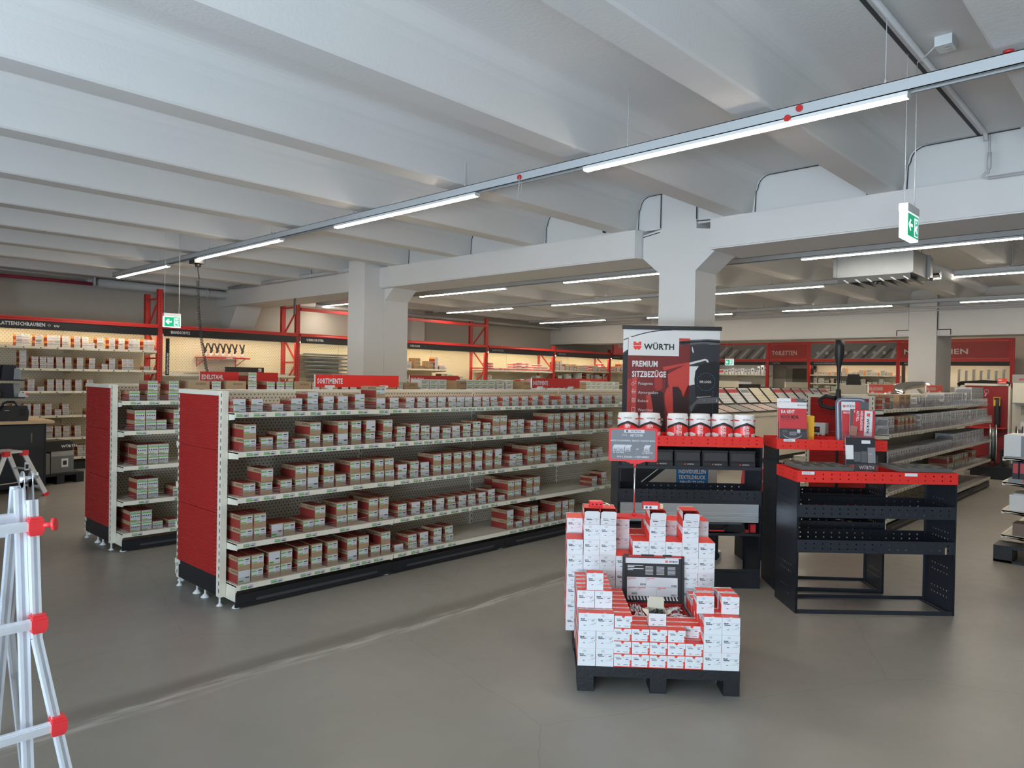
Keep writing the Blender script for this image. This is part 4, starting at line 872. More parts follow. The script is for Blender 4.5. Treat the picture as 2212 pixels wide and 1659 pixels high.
# red sample blocks on top
e = empty('drill_block', tuple(PF(.085, .58, DK+8*.0865+.001)), PA+.1); tag(e, 'small red block with drilled holes and a clip, on the tall left boxes', 'sample block')
m = MB().box((0, 0, 0), (.075, .05, .03), REDP)
for k in range(3): m.cyl((.014+k*.024, -.001, .014), (.014+k*.024, .002, .014), .005, INK, 8)
m.build('block', e); MB().tube([(.075, .02, .022), (.10, .012, .018), (.115, .005, .010), (.112, .0, .004)], .003, CHROME, 6).build('clip', e)
e = empty('sample_block', tuple(PF(.385, .545, DK+8*.0865+.001)), PA); tag(e, 'red sample block with two steel rings beside a wood cube, atop display', 'sample block')
MB().box((0, .001, 0), (.092, .055, .036), REDP).box((.002, 0, .002), (.082, .001, .022), PAPER).build('block', e)
m = MB()
for k in range(2): m.lathe([(.004, 0), (.008, 0), (.008, .003), (.004, .003)], CHROME, n=12)
m = MB()
for x in (.018, .040): m.cyl((x, -.003, .012), (x, 0, .012), .0075, CHROME, 12).cyl((x, -.0035, .012), (x, -.002, .012), .0045, BLKP, 10)
m.build('ring', e); MB().box((.093, .01, .004), (.113, .04, .028), mat('light_wood', (.72, .52, .32), .7)).build('wood_cube', e)
# 3+1 sign on a pole
e = empty('promotion_sign', tuple(PF(.247, .715, DK+7*.0865+.001)), PA); tag(e, 'red framed 3+1 AKTION! sign on a chrome pole standing on the boxes', 'sign')
MB().box((0, 0, 0), (.175, .13, .006), REDP).build('base_plate', e)
MB().cyl((.115, .06, .006), (.115, .06, .024), .011, REDP, 12).cyl((.115, .06, .30), (.115, .06, .325), .009, REDP, 12).build('pole_socket', e)
MB().cyl((.115, .06, .02), (.115, .06, .315), .0052, CHROME, 12).build('pole', e)
SX, SZ, SW, SHh = -.044, .333, .290, .200
def rrect(x0, z0, x1, z1, r, n=5):
    p = []
    for cx, cz, a0 in ((x1-r, z1-r, 0), (x0+r, z1-r, 90), (x0+r, z0+r, 180), (x1-r, z0+r, 270)):
        for i in range(n+1): a = radians(a0+90*i/n); p.append((cx+r*cos(a), cz+r*sin(a)))
    return p
fr = MB().prism(rrect(SX, SZ, SX+SW, SZ+SHh, .010), lambda u, v, a: (u, a, v), .052, .066, REDP).prism([(.05, SZ+.002), (.18, SZ+.002), (.135, SZ-.014), (.095, SZ-.014)], lambda u, v, a: (u, a, v), .054, .064, REDP)
fr.build('frame', e)
SG = mat('sign_sheet_grey', (.23, .24, .25), .35, var=.15, vscale=7)
m = MB(); o = Vector((0, .0515, 0))
m.face([(u, .0512, v) for u, v in rrect(SX+.012, SZ+.012, SX+SW-.014, SZ+SHh-.010, .012)], SG)
T = lambda t, x, z, h, mm=PAPER, cond=.66, bold=.03, al='L', mw=None: m.text(t, (SX+x*SW, .0502, SZ+z*SHh), X_, Z_, h*SHh, mm, cond, bold, al, maxw=mw)
bx = lambda a, c, a2, c2, mm, k_=0: m.face([(SX+a*SW, .0507-.0003*k_, SZ+c*SHh), (SX+a2*SW, .0507-.0003*k_, SZ+c*SHh), (SX+a2*SW, .0507-.0003*k_, SZ+c2*SHh), (SX+a*SW, .0507-.0003*k_, SZ+c2*SHh)], mm)
bx(.31, .86, .73, .955, PAPER); T('WÜRTH', .44, .885, .055, INK, 1.05, .01); shield(m, (SX+.345*SW, .0500, SZ+.875*SHh), X_, Z_, .014, INK, PAPER)
T('3+1', .27, .75, .080, PAPER, .9, .0); T('AKTION!', .43, .75, .080, PAPER, .80, .03, mw=SW*.30)
T('KAUFE 3 PACKUNGEN', .04, .60, .048, PAPER, 1., .03, mw=SW*.38); T('»', .435, .60, .05); T('ERHALTE 1 PACKUNG GRATIS!', .48, .60, .048, PAPER, 1., .03, mw=SW*.47)
for bxx in (.08, .20, .33, .72):
    bx(bxx, .30, bxx+.115, .41, PLGR); m.face([(SX+bxx*SW, .0505, SZ+.43*SHh), (SX+(bxx+.12)*SW, .0505, SZ+.43*SHh), (SX+(bxx+.15)*SW, .0505, SZ+.50*SHh), (SX+(bxx+.03)*SW, .0505, SZ+.50*SHh)], PAPER)
    bx(bxx, .41, bxx+.115, .43, PAPER, 1); bx(bxx+.015, .33, bxx+.09, .345, INK, 2); bx(bxx+.02, .37, bxx+.08, .38, INKG, 2)
T('3x KAUFEN', .09, .24, .048, PAPER, .9); T('1x GRATIS!', .69, .24, .048, PAPER, .9); bx(.56, .38, .61, .392, PAPER); bx(.56, .355, .61, .367, PAPER)
bx(.12, .10, .90, .185, SG, 1); T('NUR 3 ZAHLEN – 4 BEKOMMEN!', .5, .115, .052, PAPER, 1., .03, 'C', SW*.66)
m.build('printed_sheet', e)
MB().box((SX+.014, .0480, SZ+.014), (SX+SW-.016, .0490, SZ+SHh-.012), clearmat('sign_cover', (.97, .97, .98), .03, .05)).build('clear_cover', e)

# ================================================================ BLACK VAN-SHELVING UNITS
UA = atan2(-.72356557, .69025565)
def holes_plate(m, o, u, v, nrm, W, H, us, vs_, r, t, mm):
    """sheet with square punched holes; us/vs_ = hole centres along u and v (grid) or list of (u,v)"""
    cu_ = sorted({0, W}|{c+s for c in us for s in (-r, r)}); cv_ = sorted({0, H}|{c+s for c in vs_ for s in (-r, r)})
    o, u, v, nrm = Vector(o), Vector(u), Vector(v), Vector(nrm)
    isu = lambda a, b: any(abs((a+b)/2-c) < r*.9 for c in us); isv = lambda a, b: any(abs((a+b)/2-c) < r*.9 for c in vs_)
    for jj in range(len(cv_)-1):
        b0, b1 = cv_[jj], cv_[jj+1]
        if isv(b0, b1):
            for ii in range(len(cu_)-1):
                a0, a1 = cu_[ii], cu_[ii+1]
                if isu(a0, a1): continue
                for s_ in (0, t): m.face([o+u*a+v*b+nrm*s_ for a, b in rect(a0, b0, a1, b1)], mm, s_ > 0)
        else:
            for s_ in (0, t): m.face([o+u*a+v*b+nrm*s_ for a, b in rect(0, b0, W, b1)], mm, s_ > 0)
def side_panel(e, x, D, H, full=True, prof=None):
    m = MB(); us = [.09+.035*k for k in range(6)]
    vs_ = []
    for z in (.10, .145, .26, .305, .50, .545, .72, .765, .92, .965):
        if z < H-.06: vs_.append(z)
    if H > 1: holes_plate(m, (x, 0, 0), Y_, Z_, X_, D, H, us, vs_, .0045, .002, ANTH)
    else: holes_plate(m, (x, 0, 0), Y_, Z_, X_, D, H-.0, us, vs_, .0045, .002, ANTH)
    for y in (0, D-.02): m.box((x-.0, y, 0), (x+.016 if x < .1 else x-.012, y+(.002), H), ANTH)
    m.box((min(x, x-.012 if x > .1 else x), 0, 0), (max(x+.002, x+.016 if x < .1 else x), .002, H), ANTH)
    m.build('side_panel', e)
def lip_tray(e, W, D, z, h, mm, n, name='tray', back=True, sides=True, x0=0, f=None):
    m = MB(); us = [W*.055+k*(W*.90)/(n-1) for k in range(n)] if n else []; t = .0015
    if n: holes_plate(m, (x0, -.001, z), X_, Z_, Y_, W, h, us, [h*.32, h*.70], .0048, t, mm)
    else: m.box((x0, -.001, z), (x0+W, .001, z+h), mm)
    if back:
        if n: holes_plate(m, (x0, D, z), X_, Z_, Y_, W, h, us, [h*.32, h*.70], .0048, t, mm)
        else: m.box((x0, D, z), (x0+W, D+.001, z+h), mm)
    m.box((x0, 0, z), (x0+W, D, z+.002), mm)
    if sides:
        for x in (x0, x0+W-t): 
            holes_plate(m, (x, 0, z), Y_, Z_, X_, D, h, [.06, .12, D-.12, D-.06], [h*.32, h*.70], .0048, t, mm)
    return m.build(name, e)
def van_unit(o, W, D, H, label, shelves, ang=UA, foot=True, nh=18):
    e = empty('van_shelving', (o[0], o[1], 0), ang); tag(e, label, 'shelving', 'black steel shelving units with red top trays')
    side_panel(e, 0, D, H-.075); side_panel(e, W-.002, D, H-.075)
    lip_tray(e, W+.006, D+.004, H-.078, .078, RED, nh, 'top_tray', x0=-.003)
    for z, h, n in shelves: lip_tray(e, W-.008, D-.004, z, h, ANTH, n, 'shelf_tray', sides=False, x0=.004)
    MB().box((0, 0, 0), (W, .004, .028), ANTH).box((0, 0, 0), (W, .022, .002), ANTH).box((0, D-.004, 0), (W, D, .022), ANTH).build('bottom_rail', e)
    for x in (.016, W-.018): MB().box((x-.016 if x > .1 else x-.014, 0, 0), (x+.0, D, .003), ANTH).build('floor_flange', e)
    return e
UR = van_unit((4.872, 1.946), 1.078, .375, .965, 'low black steel shelving unit with red top tray, nearest on the right', [(.650, .086, 18), (.413, .086, 18)])
MB().prism([(0, 0), (.095, 0), (0, -.075)], lambda u, v, a: (1.076-u, a, .412+v), .366, .370, ANTH).build('gusset', UR)
MANG = atan2(-.76252791, .64695531)
UM = van_unit((5.307, 2.28), .80, .34, 1.135, 'black steel shelving unit with red top tray, between the other two', [(.86, .06, 12), (.66, .075, 12), (.45, .078, 12)], ang=MANG, nh=14)
UL = van_unit((5.25-.69025565*1.082, 2.366+.72356557*1.082), 1.082, .38, 1.14, 'tall black steel shelving unit with six beer kegs on top', [(.890, .024, 0), (.652, .085, 18), (.395, .02, 0)], nh=17)
def ULP(a, b, z): p = Vector((5.25, 2.366, 0))+Vector((.69025565, -.72356557, 0))*a+Vector((.72356557, .69025565, 0))*b; return (p.x, p.y, z)
URP = lambda a, b, z: tuple(Vector((4.872, 1.946, 0))+Vector((.69025565, -.72356557, 0))*a+Vector((.72356557, .69025565, 0))*b+Z_*z)
UMP = lambda a, b, z: tuple(Vector((5.307, 2.28, 0))+Vector((.64695531, -.76252791, 0))*a+Vector((.76252791, .64695531, 0))*b+Z_*z)
# L unit: drawer, lower plate
m = MB().box((.02, -.004, .497), (1.06, .0, .634), SILV).box((.02, .0, .497), (1.06, .34, .50), ANTH)
for z in (.515, .527, .548, .560): m.box((.02, -.010, z), (1.06, -.003, z+.006), SILV)
m.build('drawer_front', UL)
MB().box((.004, -.001, .634), (1.078, .002, .655), ANTH).box((.004, -.001, .12), (1.078, .001, .145), ANTH).box((.004, -.001, 0), (1.078, .001, .125), ANTH).box((.12, .3, .02), (.55, .37, .12), ANTH).build('lower_plate', UL)
MB().prism([(0, 0), (.10, 0), (.05, -.06), (0, -.12)], lambda u, v, a: (1.078-u, a, .395+v), .372, .376, ANTH).build('gusset', UL)
# kegs
KEGL = {}
def keg_mesh():
    body = MB(); r = .081; H = .235
    KW = mat('keg_white', (.78, .78, .78), .25); KR = mat('keg_red', (.70, .035, .03), .25)
    prof = [(0, .004), (r*.80, 0), (r*.93, .004), (r*.93, .012), (r, .020), (r, .052), (r*1.012, .056), (r, .060), (r, .165), (r*1.012, .169), (r, .173), (r, .205), (r*.93, .222), (r*.93, .232), (r*.88, .235), (r*.86, .226), (r*.3, .224), (.02, .23), (0, .23)]
    mats = [SILV, SILV, SILV, mat('keg_brass', (.7, .55, .3), .3, .8)]+[KW]*9+[KW, KW, SILV, SILV, SILV, BLKP]
    body.lathe(prof, KW, n=28, mats=mats)
    pr = MB(); off = .0008
    def wrap(poly, mm, lay=0, n=10):
        # subdivide polygon's wide strips: poly in (angle deg, z); convert by fan of vertical slices
        pr.face([((r*1.013+off+.0003*lay)*cos(radians(a)), (r*1.013+off+.0003*lay)*sin(radians(a)), z) for a, z in poly], mm)
    def band(f0, f1, mm, lay=0, a0=-180, a1=180, st=8):
        a = a0
        while a < a1:
            b = min(a+st, a1)
            wrap([(a, f0(a)), (b, f0(b)), (b, f1(b)), (a, f1(a))], mm, lay); a = b
    v = lambda base, k: (lambda a: base-k*min(abs(a), 75)/75*.042)
    band(v(.150, 1), lambda a: .022, KR, 0) if False else None
    band(lambda a: .060, v(.158, 1), KR, 1); band(lambda a: .022, lambda a: .060, KR, 1)
    band(v(.158, 1), v(.176, 1), INK, 1, -75, 75)
    for s_ in (1, -1):
        wrap([(s_*18, .10), (s_*52, .098), (s_*30, .075), (s_*60, .052), (s_*62, .062), (s_*88, .072), (s_*80, .112), (s_*50, .112)], KW, 2) if False else None
        band(lambda a: .062+abs(abs(a)-50)*.0003, lambda a: .095-abs(abs(a)-55)*.0003, KW, 2, *(sorted((s_*26, s_*82))))
        band(lambda a: .186, lambda a: .190+.0001*abs(a), KR, 2, *(sorted((s_*40, s_*75))))
    band(lambda a: .022, lambda a: .040-abs(a)*.0006, KW, 2, -26, 26)
    def wt(t, z, h, mm, cond=.6, bold=.03, lay=3):
        q = MB(); q.text(t, (0, 0, 0), X_, Z_, h, mm, cond, bold, 'C'); k = len(pr.v); R3 = r*1.013+off+.0003*lay
        pr.v += [(R3*cos(x/R3), R3*sin(x/R3), z+zz) for x, y, zz in q.v]
        for f in q.f: pr.f.append([i+k for i in f]); pr.m.append(pr.mi(mm))
    wt('EIN', .128, .022, PAPER, .75); wt('TEAM', .112, .012, PAPER, .7); wt('EIN', .084, .024, PAPER, .75); wt('FASS', .064, .016, PAPER, .75); wt('WÜRTH', .192, .010, INK, 1.2, .01)
    return body.mesh('keg'), pr.mesh('printed_wrap')
KB, KP = keg_mesh()
KN = ['first from the left', 'second from the left', 'third from the left', 'fourth from the left', 'fifth from the left', 'rightmost']
for i, a in enumerate((-.985, -.815, -.600, -.427, -.255, -.083)):
    ro = atan2(-.6, -.8)+.06*(i % 3-1)
    o = inst('beer_keg', KB, None, ULP(a, .19, 1.0655), ro); tag(o, 'red and white beer keg on the red tray, %s' % KN[i], 'keg', 'beer kegs on the shelving unit'); inst('printed_wrap', KP, o)
# black storage bins in the L unit
for i, a in enumerate((-1.065, -.862, -.655, -.447, -.240)):
    e = empty('storage_bin', ULP(a, .015, .9145), UA); tag(e, 'black open-fronted storage bin under the kegs, %s from the left' % od(i), 'bin', 'black storage bins')
    w_, h = .195, .118
    m = MB().box((0, .004, 0), (w_, .30, .003), BLKP).box((0, .02, 0), (.003, .30, h), BLKP).box((w_-.003, .02, 0), (w_, .30, h), BLKP).box((0, .297, 0), (w_, .30, h), BLKP)
    m.prism([(0, .0), (.006, 0), (.018, h*.93), (.012, h*.93)], lambda u, v, x: (x, u, v), .003, w_-.003, BLKP).box((-.002, .010, h*.90), (w_+.002, .022, h), BLKP)
    m.prism([(0, 0), (-.008, .0), (-.008, .028), (0, .034)], lambda u, v, x: (x, u, v), .01, w_-.01, BLKP)
    m.box((.012, .0, .04), (w_-.012, .006, .10), mat('bin_label_window', (.035, .035, .038), .6)); m.build('shell', e)
    m = MB().text('WÜRTH', (w_*.46, -.0095, .010), X_, Z_, .009, PLGR, 1.1, .01); m.face([(w_*.36, -.0095, .010), (w_*.41, -.0095, .010), (w_*.41, -.0095, .019), (w_*.36, -.0095, .019)], PRED); m.build('lettering', e)
# suitcase and small red clamps in the L unit
e = empty('tool_case', ULP(-.55, .03, .4160), UA); tag(e, 'black tool case with red-edged handle under the aluminium drawer', 'case')
MB().box((0, .02, 0), (.44, .30, .068), BLKP).box((.04, .015, .058), (.42, .02, .066), mat('case_clear_strip', (.25, .26, .27), .3)).build('shell', e)
MB().tube([(.14, .02, .052), (.145, -.012, .050), (.165, -.016, .012), (.275, -.016, .012), (.295, -.012, .050), (.30, .02, .052)], .007, BLKP, 8).build('handle', e)
MB().bar((.165, -.0245, .016), (.275, -.0245, .016), .004, .010, REDP).build('handle_grip', e)
o = MB().box((0, 0, 0), (.024, .03, .018), REDP).box((.004, -.002, .006), (.020, 0, .012), BLKP).build('red_clip', None, ULP(-.105, .03, .4160), UA); tag(o, 'small red clip beside the tool case handle', 'clip')
o = MB().box((0, 0, 0), (.042, .05, .064), REDD).box((.005, -.001, .01), (.037, 0, .055), REDP).build('red_stop_block', None, ULP(-.070, .03, .4160), UA); tag(o, 'upright red block at the right end of the lower shelf', 'block')
e = empty('hanging_rail', ULP(-.245, .30, .13), UA); tag(e, 'black vertical rail with rounded end under the tool case shelf', 'rail')
MB().box((0, 0, .07), (.014, .03, .262), BLKP).build('bar', e); MB().cyl((-.008, .0, .04), (-.008, .03, .04), .034, BLKP, 14).build('wheel', e)
# ================================================================ BANNER
BO = Vector((5.321, 3.696, 0)); BU = Vector((.588, -.62, 0)).normalized(); BA = atan2(BU.y, BU.x)
e = empty('roll_up_banner', tuple(BO), BA); tag(e, 'tall roll-up banner reading PREMIUM SITZBEZÜGE behind the beer kegs', 'banner')
BWd, BT = .855, 2.0
MB().box((-.01, -.012, BT), (BWd+.012, .014, BT+.035), BLKP).build('top_bar', e)
MB().box((-.02, -.10, 0), (BWd+.02, .12, .07), SILV).build('base', e)
MB().cyl((BWd/2, .03, .06), (BWd/2, .02, BT), .010, SILV, 8).build('support_pole', e)
m = MB().box((0, 0, .06), (BWd, .001, BT), mat('banner_grey', (.045, .048, .055), .45))
s_ = .0008
def Z(x, y): return ((x-247)*s_, BT-(y-150)*s_)
def P(*pts): return [Z(*p) for p in pts]
BWm, BR1, BR2, BR3 = mat('banner_white', (.66, .67, .67), .5), mat('banner_dark_red', (.17, .018, .018), .45), mat('banner_red', (.50, .05, .04), .45), mat('banner_mid_red', (.33, .030, .027), .45)
BB, BD, BL = mat('banner_black', (.012, .013, .016), .4), mat('banner_charcoal', (.030, .032, .040), .4), mat('banner_soft_grey', (.11, .115, .125), .45)
lay = [0]
def B(mm, pts): m.face([(a, -.0006-.0003*lay[0], b) for a, b in P(*pts)], mm)
B(BWm, [(247, 410), (247, 150), (1315, 150), (1315, 250), (1180, 243), (1000, 255), (870, 262), (300, 370)]); lay[0] = 1
B(BL, [(870, 268), (1000, 258), (1180, 246), (1315, 252), (1315, 330), (1150, 290), (870, 320)]); B(BB, [(870, 276), (1180, 256), (1315, 262), (1315, 285), (1150, 275), (870, 300)])
for i in range(12):
    t0, t1 = i/12, (i+1)/12; f = lambda t: (250+530*t, 265-118*(1-(1-t)**1.9)); a, b = f(t0), f(t1); B(BB, [(a[0], a[1]+8), (b[0], b[1]+8), (b[0], b[1]-2), (a[0], a[1]-3)])
B(BB, [(247, 2560), (300, 2560), (300, 385), (262, 420), (247, 430)]); B(BR1, [(300, 1560), (985, 1560), (985, 240), (300, 240)]); lay[0] = 2
B(BR2, [(870, 240), (985, 240), (985, 262), (870, 275)]); B(BR2, [(740, 640), (985, 505), (985, 885), (915, 885), (900, 820), (860, 775), (760, 780)])
B(BR3, [(300, 1100), (300, 700), (345, 690), (345, 1100)]); B(BR2, [(350, 690), (410, 670), (395, 1100), (350, 1100)]); B(BR3, [(600, 640), (680, 610), (690, 800), (640, 830), (600, 790)]); B(BR2, [(690, 560), (985, 500), (985, 515), (700, 600)])
B(BB, [(740, 600), (725, 800), (735, 800), (750, 600)])
B(BR2, [(560, 860), (510, 880), (530, 1100), (600, 1100)]); B(mat('banner_deep', (.035, .012, .014), .4), [(560, 860), (640, 820), (700, 840), (760, 1560), (600, 1560), (590, 1000)])
B(BR2, [(715, 860), (740, 790), (800, 775), (810, 960), (830, 1100), (760, 1100), (720, 960)]); B(mat('banner_deep', (.035, .012, .014), .4), [(800, 775), (870, 775), (905, 830), (915, 885), (940, 830), (970, 760), (985, 755), (985, 1560), (830, 1560), (810, 960)])
B(BD, [(985, 1560), (1315, 1560), (1315, 300), (985, 320)]); lay[0] = 3
B(BWm, [(985, 545), (1085, 545), (1050, 600), (1040, 690), (1045, 745), (985, 760)]); B(PLGR, [(985, 505), (1150, 462), (1185, 470), (1200, 508), (1188, 510), (1160, 480), (985, 530)])
B(BB, [(1045, 700), (1050, 600), (1100, 530), (1180, 500), (1260, 485), (1315, 500), (1315, 880), (1060, 890), (1048, 800)]); B(PLGR, [(1070, 882), (1230, 870), (1228, 880), (1072, 894)])
B(BL, [(990, 1000), (1090, 900), (1315, 880), (1315, 950), (1060, 960), (1010, 1060)]); B(BB, [(1000, 1560), (1010, 1060), (1100, 960), (1315, 945), (1315, 1560)]); B(PLGR, [(1150, 910), (1162, 910), (1162, 942), (1150, 942)]); B(PLGR, [(1288, 905), (1298, 905), (1298, 938), (1288, 938)])
B(PLGR, [(1005, 330), (1012, 330), (1030, 390), (1020, 400), (1008, 370)])
B(BWm, [(305, 437), (865, 437), (865, 235), (305, 235)]); lay[0] = 4
for k in range(22):
    a0 = 2*pi*k/22; pts = [(1170+r*cos(a0+d), 715+r*sin(a0+d)) for r, d in ((96, 0), (96, .15), (100, .15), (100, 0))]; B(mat('print_light_blue', (.06, .22, .42), .5), pts)
for k in range(9): B(mat('print_light_blue'), [(1246, 815+k*36), (1249, 815+k*36), (1249, 835+k*36), (1246, 835+k*36)])
# lower part seen through the shelving
for mm, pts in ((mat('banner_beige', (.36, .34, .30), .5), [(400, 1960), (1315, 1960), (1315, 1560), (900, 1560)]), (BB, [(300, 1960), (400, 1960), (900, 1560), (300, 1560)]), (PLGR, [(450, 1850), (760, 1600), (765, 1606), (458, 1856)]), (mat('banner_blue', (.01, .13, .34), .5), [(862, 1960), (1215, 1960), (1215, 1600), (862, 1600)])): lay[0] += 1; B(mm, pts)
lay[0] += 1; yo = -.0006-.0003*lay[0]
def BT_(t, x, y, h, mm, cond=.62, bold=.04, al='L', mw=None): a, b = Z(x, y); m.text(t, (a, yo, b), X_, Z_, h*s_, mm, cond, bold, al, 2, None if not mw else mw*s_)
BT_('WÜRTH', 475, 368, 62, INK, 1.16, .03, mw=335); a, b = Z(360, 378); shield(m, (a, yo, b), X_, Z_, 94*s_, PRED, BWm)
BT_('PREMIUM', 352, 558, 62, BWm, .74, .05, mw=350); BT_('SITZBEZÜGE', 350, 672, 62, BWm, .72, .05, mw=425)
for t, y in (('Passgenau', 758), ('Atmungsaktiv', 858), ('Robust', 952), ('Waschbar', 1052)): BT_(t, 422, y, 30, PLGR, .95, .0)
BT_('IHR LOGO', 1100, 728, 26, PLGR, .70, .03); BT_('n u', 650, 1150, 30, PLGR, .95, .02); BT_('fal', 652, 1205, 34, PLGR, .95, .02)
for k, t in enumerate(('AUCH MIT IHREM', 'INDIVIDUELLEN', 'TEXTILDRUCK', 'ERHÄLTLICH')): BT_(t, 1038, 1668+k*62, 40, BWm, .78, .03, 'C', 300)
for i in range(3):
    for d in (0, 1):
        q = [(350, 915+i*17), (396, 915+i*17), (396, 918+i*17), (350, 918+i*17)] if d else [(357+i*14, 905), (360+i*14, 905), (360+i*14, 958), (357+i*14, 958)]
        B(PLGR, q)
B(PLGR, [(352, 1010), (392, 1010), (392, 1014), (352, 1014)]); B(PLGR, [(352, 1010), (355, 1010), (355, 1062), (352, 1062)]); B(PLGR, [(389, 1010), (392, 1010), (392, 1062), (389, 1062)]); B(PLGR, [(352, 1059), (392, 1059), (392, 1062), (352, 1062)]); B(PLGR, [(346, 836), (400, 836), (400, 839), (346, 839)])
for k in range(3): B(PLGR, [(356+k*14, 806), (359+k*14, 806), (359+k*14, 860), (356+k*14, 860)])
for cx, cy in ((362, 752), (382, 733)):
    for k in range(14):
        a0 = 2*pi*k/14; B(PLGR, [(cx+r*cos(a0+d), cy+r*sin(a0+d)) for r, d in ((13, 0), (13, .45), (16, .45), (16, 0))])
m.build('printed_sheet', e)
# lettered red body on a black cabinet behind the unit
e = empty('red_body_stand', (5.98, 2.86, 0), BA); tag(e, 'red tapered body with white lettering seen through the black shelf gap', 'bag')
MB().box((0, 0, 0), (.34, .22, .60), BLKP).build('cabinet', e); MB().prism([(.02, .60), (.22, .60), (.21, .80), (.04, .80)], lambda u, v, a: (u, a, v), 0, .16, REDP).build('body', e)
MB().text('WÜRTH', (.075, -.002, .68), X_, Z_, .018, PAPER, 1.1, .02).build('lettering', e); MB().bar((.05, -.006, .62), (.06, -.006, .84), .012, .004, BLKP).bar((.19, -.006, .62), (.185, -.006, .84), .012, .004, BLKP).build('strap', e)

# ================================================================ BROCHURES, FOAM INSERTS, HANDWRITTEN TAGS
def holder(loc, ang, W, H, label, front, back=None, tilt=-.10, cat='brochure holder'):
    e = empty('brochure_holder', loc, (tilt, 0, ang)); tag(e, label, cat)
    MB().box((-.004, .0, 0), (W+.004, .002, H*1.02), ACRY2).box((-.004, -.045, 0), (W+.004, -.043, H*.34), ACRY2).box((-.004, -.045, 0), (-.002, .002, H*.55), ACRY2).box((W+.002, -.045, 0), (W+.004, .002, H*.55), ACRY2).box((-.004, -.045, 0), (W+.004, .03, .003), ACRY2).build('acrylic_body', e)
    return e
def leaflet(parent, loc, W, H, fn, label, rz=0, th=.006, world=None):
    e = MB().box((0, 0, 0), (W, th, H), PAPER)
    fn(e, W, H); return e
def sheet_fn(m, W, H):
    f = lambda a, c, a2, c2, mm, k_=0: m.face([(a*W, -.0004-.0003*k_, c*H), (a2*W, -.0004-.0003*k_, c*H), (a2*W, -.0004-.0003*k_, c2*H), (a*W, -.0004-.0003*k_, c2*H)], mm)
    t = lambda s, a, c, h, mm, cond=.7, bold=.03, mw=None: m.text(s, (a*W, -.0016, c*H), X_, Z_, h*H, mm, cond, bold, 'L', 1, mw*W if mw else None)
    return f, t
LR = mat('leaflet_red', (.55, .05, .06), .4); LDK = mat('leaflet_dark', (.05, .052, .058), .4)
def fly_a(m, W, H):
    f, t = sheet_fn(m, W, H); f(0, 0, 1, 1, PAPER); f(0, .30, 1, .84, LR, 1); f(0, 0, 1, .30, LDK, 1); t('WÜRTH', .74, .91, .032, INK, 1.1, .01, .23); shield(m, (.67*W, -.0016, .905*H), X_, Z_, .04*H, PRED, PAPER)
    t('DA GEHT', .07, .71, .085, PAPER, .66, .06, .5); t('NOCH MEHR', .07, .57, .085, INK, .66, .06, .64); t('Schränke für Fahrzeugeinrichtungen', .07, .525, .02, LDK, .8, .02, .66)
    for k in range(10): a0, a1 = pi+pi*k/10, pi+pi*(k+1)/10; m.face([(W*(.48+.36*cos(a)), -.0016, H*(.18+r*sin(a))) for a, r in ((a0, .16), (a1, .16), (a1, .13), (a0, .13))], PAPER)
    f(.36, .12, .62, .22, GREY, 2); f(.64, .18, .76, .28, PLGR, 2); f(.1, .2, .3, .26, BL, 2)
def fly_b(m, W, H):
    f, t = sheet_fn(m, W, H); f(0, 0, 1, 1, PAPER); f(0, 0, 1, .78, LR, 1); f(.50, .78, .68, 1, LR, 1); f(.68, .72, 1, 1, BL, 1); t('WÜRTH', .17, .86, .06, INK, 1.1, .01, .30); shield(m, (.05*W, -.0016, .855*H), X_, Z_, .065*H, PRED, PAPER); t('MASCHINEN', .06, .70, .05, PAPER, .7, .04, .5)
def fly_c(m, W, H):
    f, t = sheet_fn(m, W, H); f(0, 0, 1, 1, LDK); f(0, .30, 1, 1, BD, 1); f(.0, .42, .26, .80, PAPER, 2); f(.28, .36, .50, .62, BL, 2); f(.52, .34, .72, .64, BL, 3); f(.74, .33, 1, .74, GREY, 2); f(.54, .84, .84, .93, PAPER, 2)
    t('WÜRTH', .44, .16, .090, PAPER, 1.0, .04, .50); t('Fahrzeugeinrichtungen', .30, .085, .045, PLGR, .8, .0, .66); shield(m, (.12*W, -.0016, .15*H), X_, Z_, .13*H, PRED, LDK); t('WÜRTH', .76, .56, .02, PAPER, 1, .02)
def fly_d(m, W, H):     # printed sideways
    m.face([(0, -.0004, 0), (W, -.0004, 0), (W, -.0004, H), (0, -.0004, H)], LR)
    m.face([(W*.58, -.0008, H*.18), (W*.90, -.0008, H*.18), (W*.90, -.0008, H*.98), (W*.58, -.0008, H*.98)], PAPER); m.face([(0, -.0008, 0), (W*.12, -.0008, 0), (W*.12, -.0008, H), (0, -.0008, H)], BL)
    tt = lambda s, a, c, h, mm, cond, mw: m.text(s, (a*W, -.0014, c*H), -Z_, X_, h*W, mm, cond, .04, 'L', 1, mw*H)
    tt('WÜRTH', .68, .74, .10, INK, 1.1, .46); tt('NIEDERLASSUNG', .42, .96, .10, PAPER, .7, .86); tt('AKTUELL', .26, .96, .10, PAPER, .7, .46); tt('Mai', .15, .96, .05, PAPER, .8, .1); shield(m, (.66*W, -.0014, .90*H), -Z_, X_, .14*W, PRED, PAPER)
def place_fly(fn, loc, ang, W, H, label, th=.005, tilt=-.10, roll=0):
    m = MB().box((0, 0, 0), (W, th, H), PAPER); fn(m, W, H); o = m.build('brochure', None, loc, (tilt, roll, ang)); tag(o, label, 'brochure', 'brochures in clear holders'); return o
holder(UMP(.035, .10, 1.060), MANG, .212, .350, 'clear brochure holder on the middle red tray, left one, with DA GEHT NOCH MEHR', None)
place_fly(fly_a, UMP(.040, .080, 1.122), MANG, .205, .285, 'red brochure DA GEHT NOCH MEHR in the left clear holder')
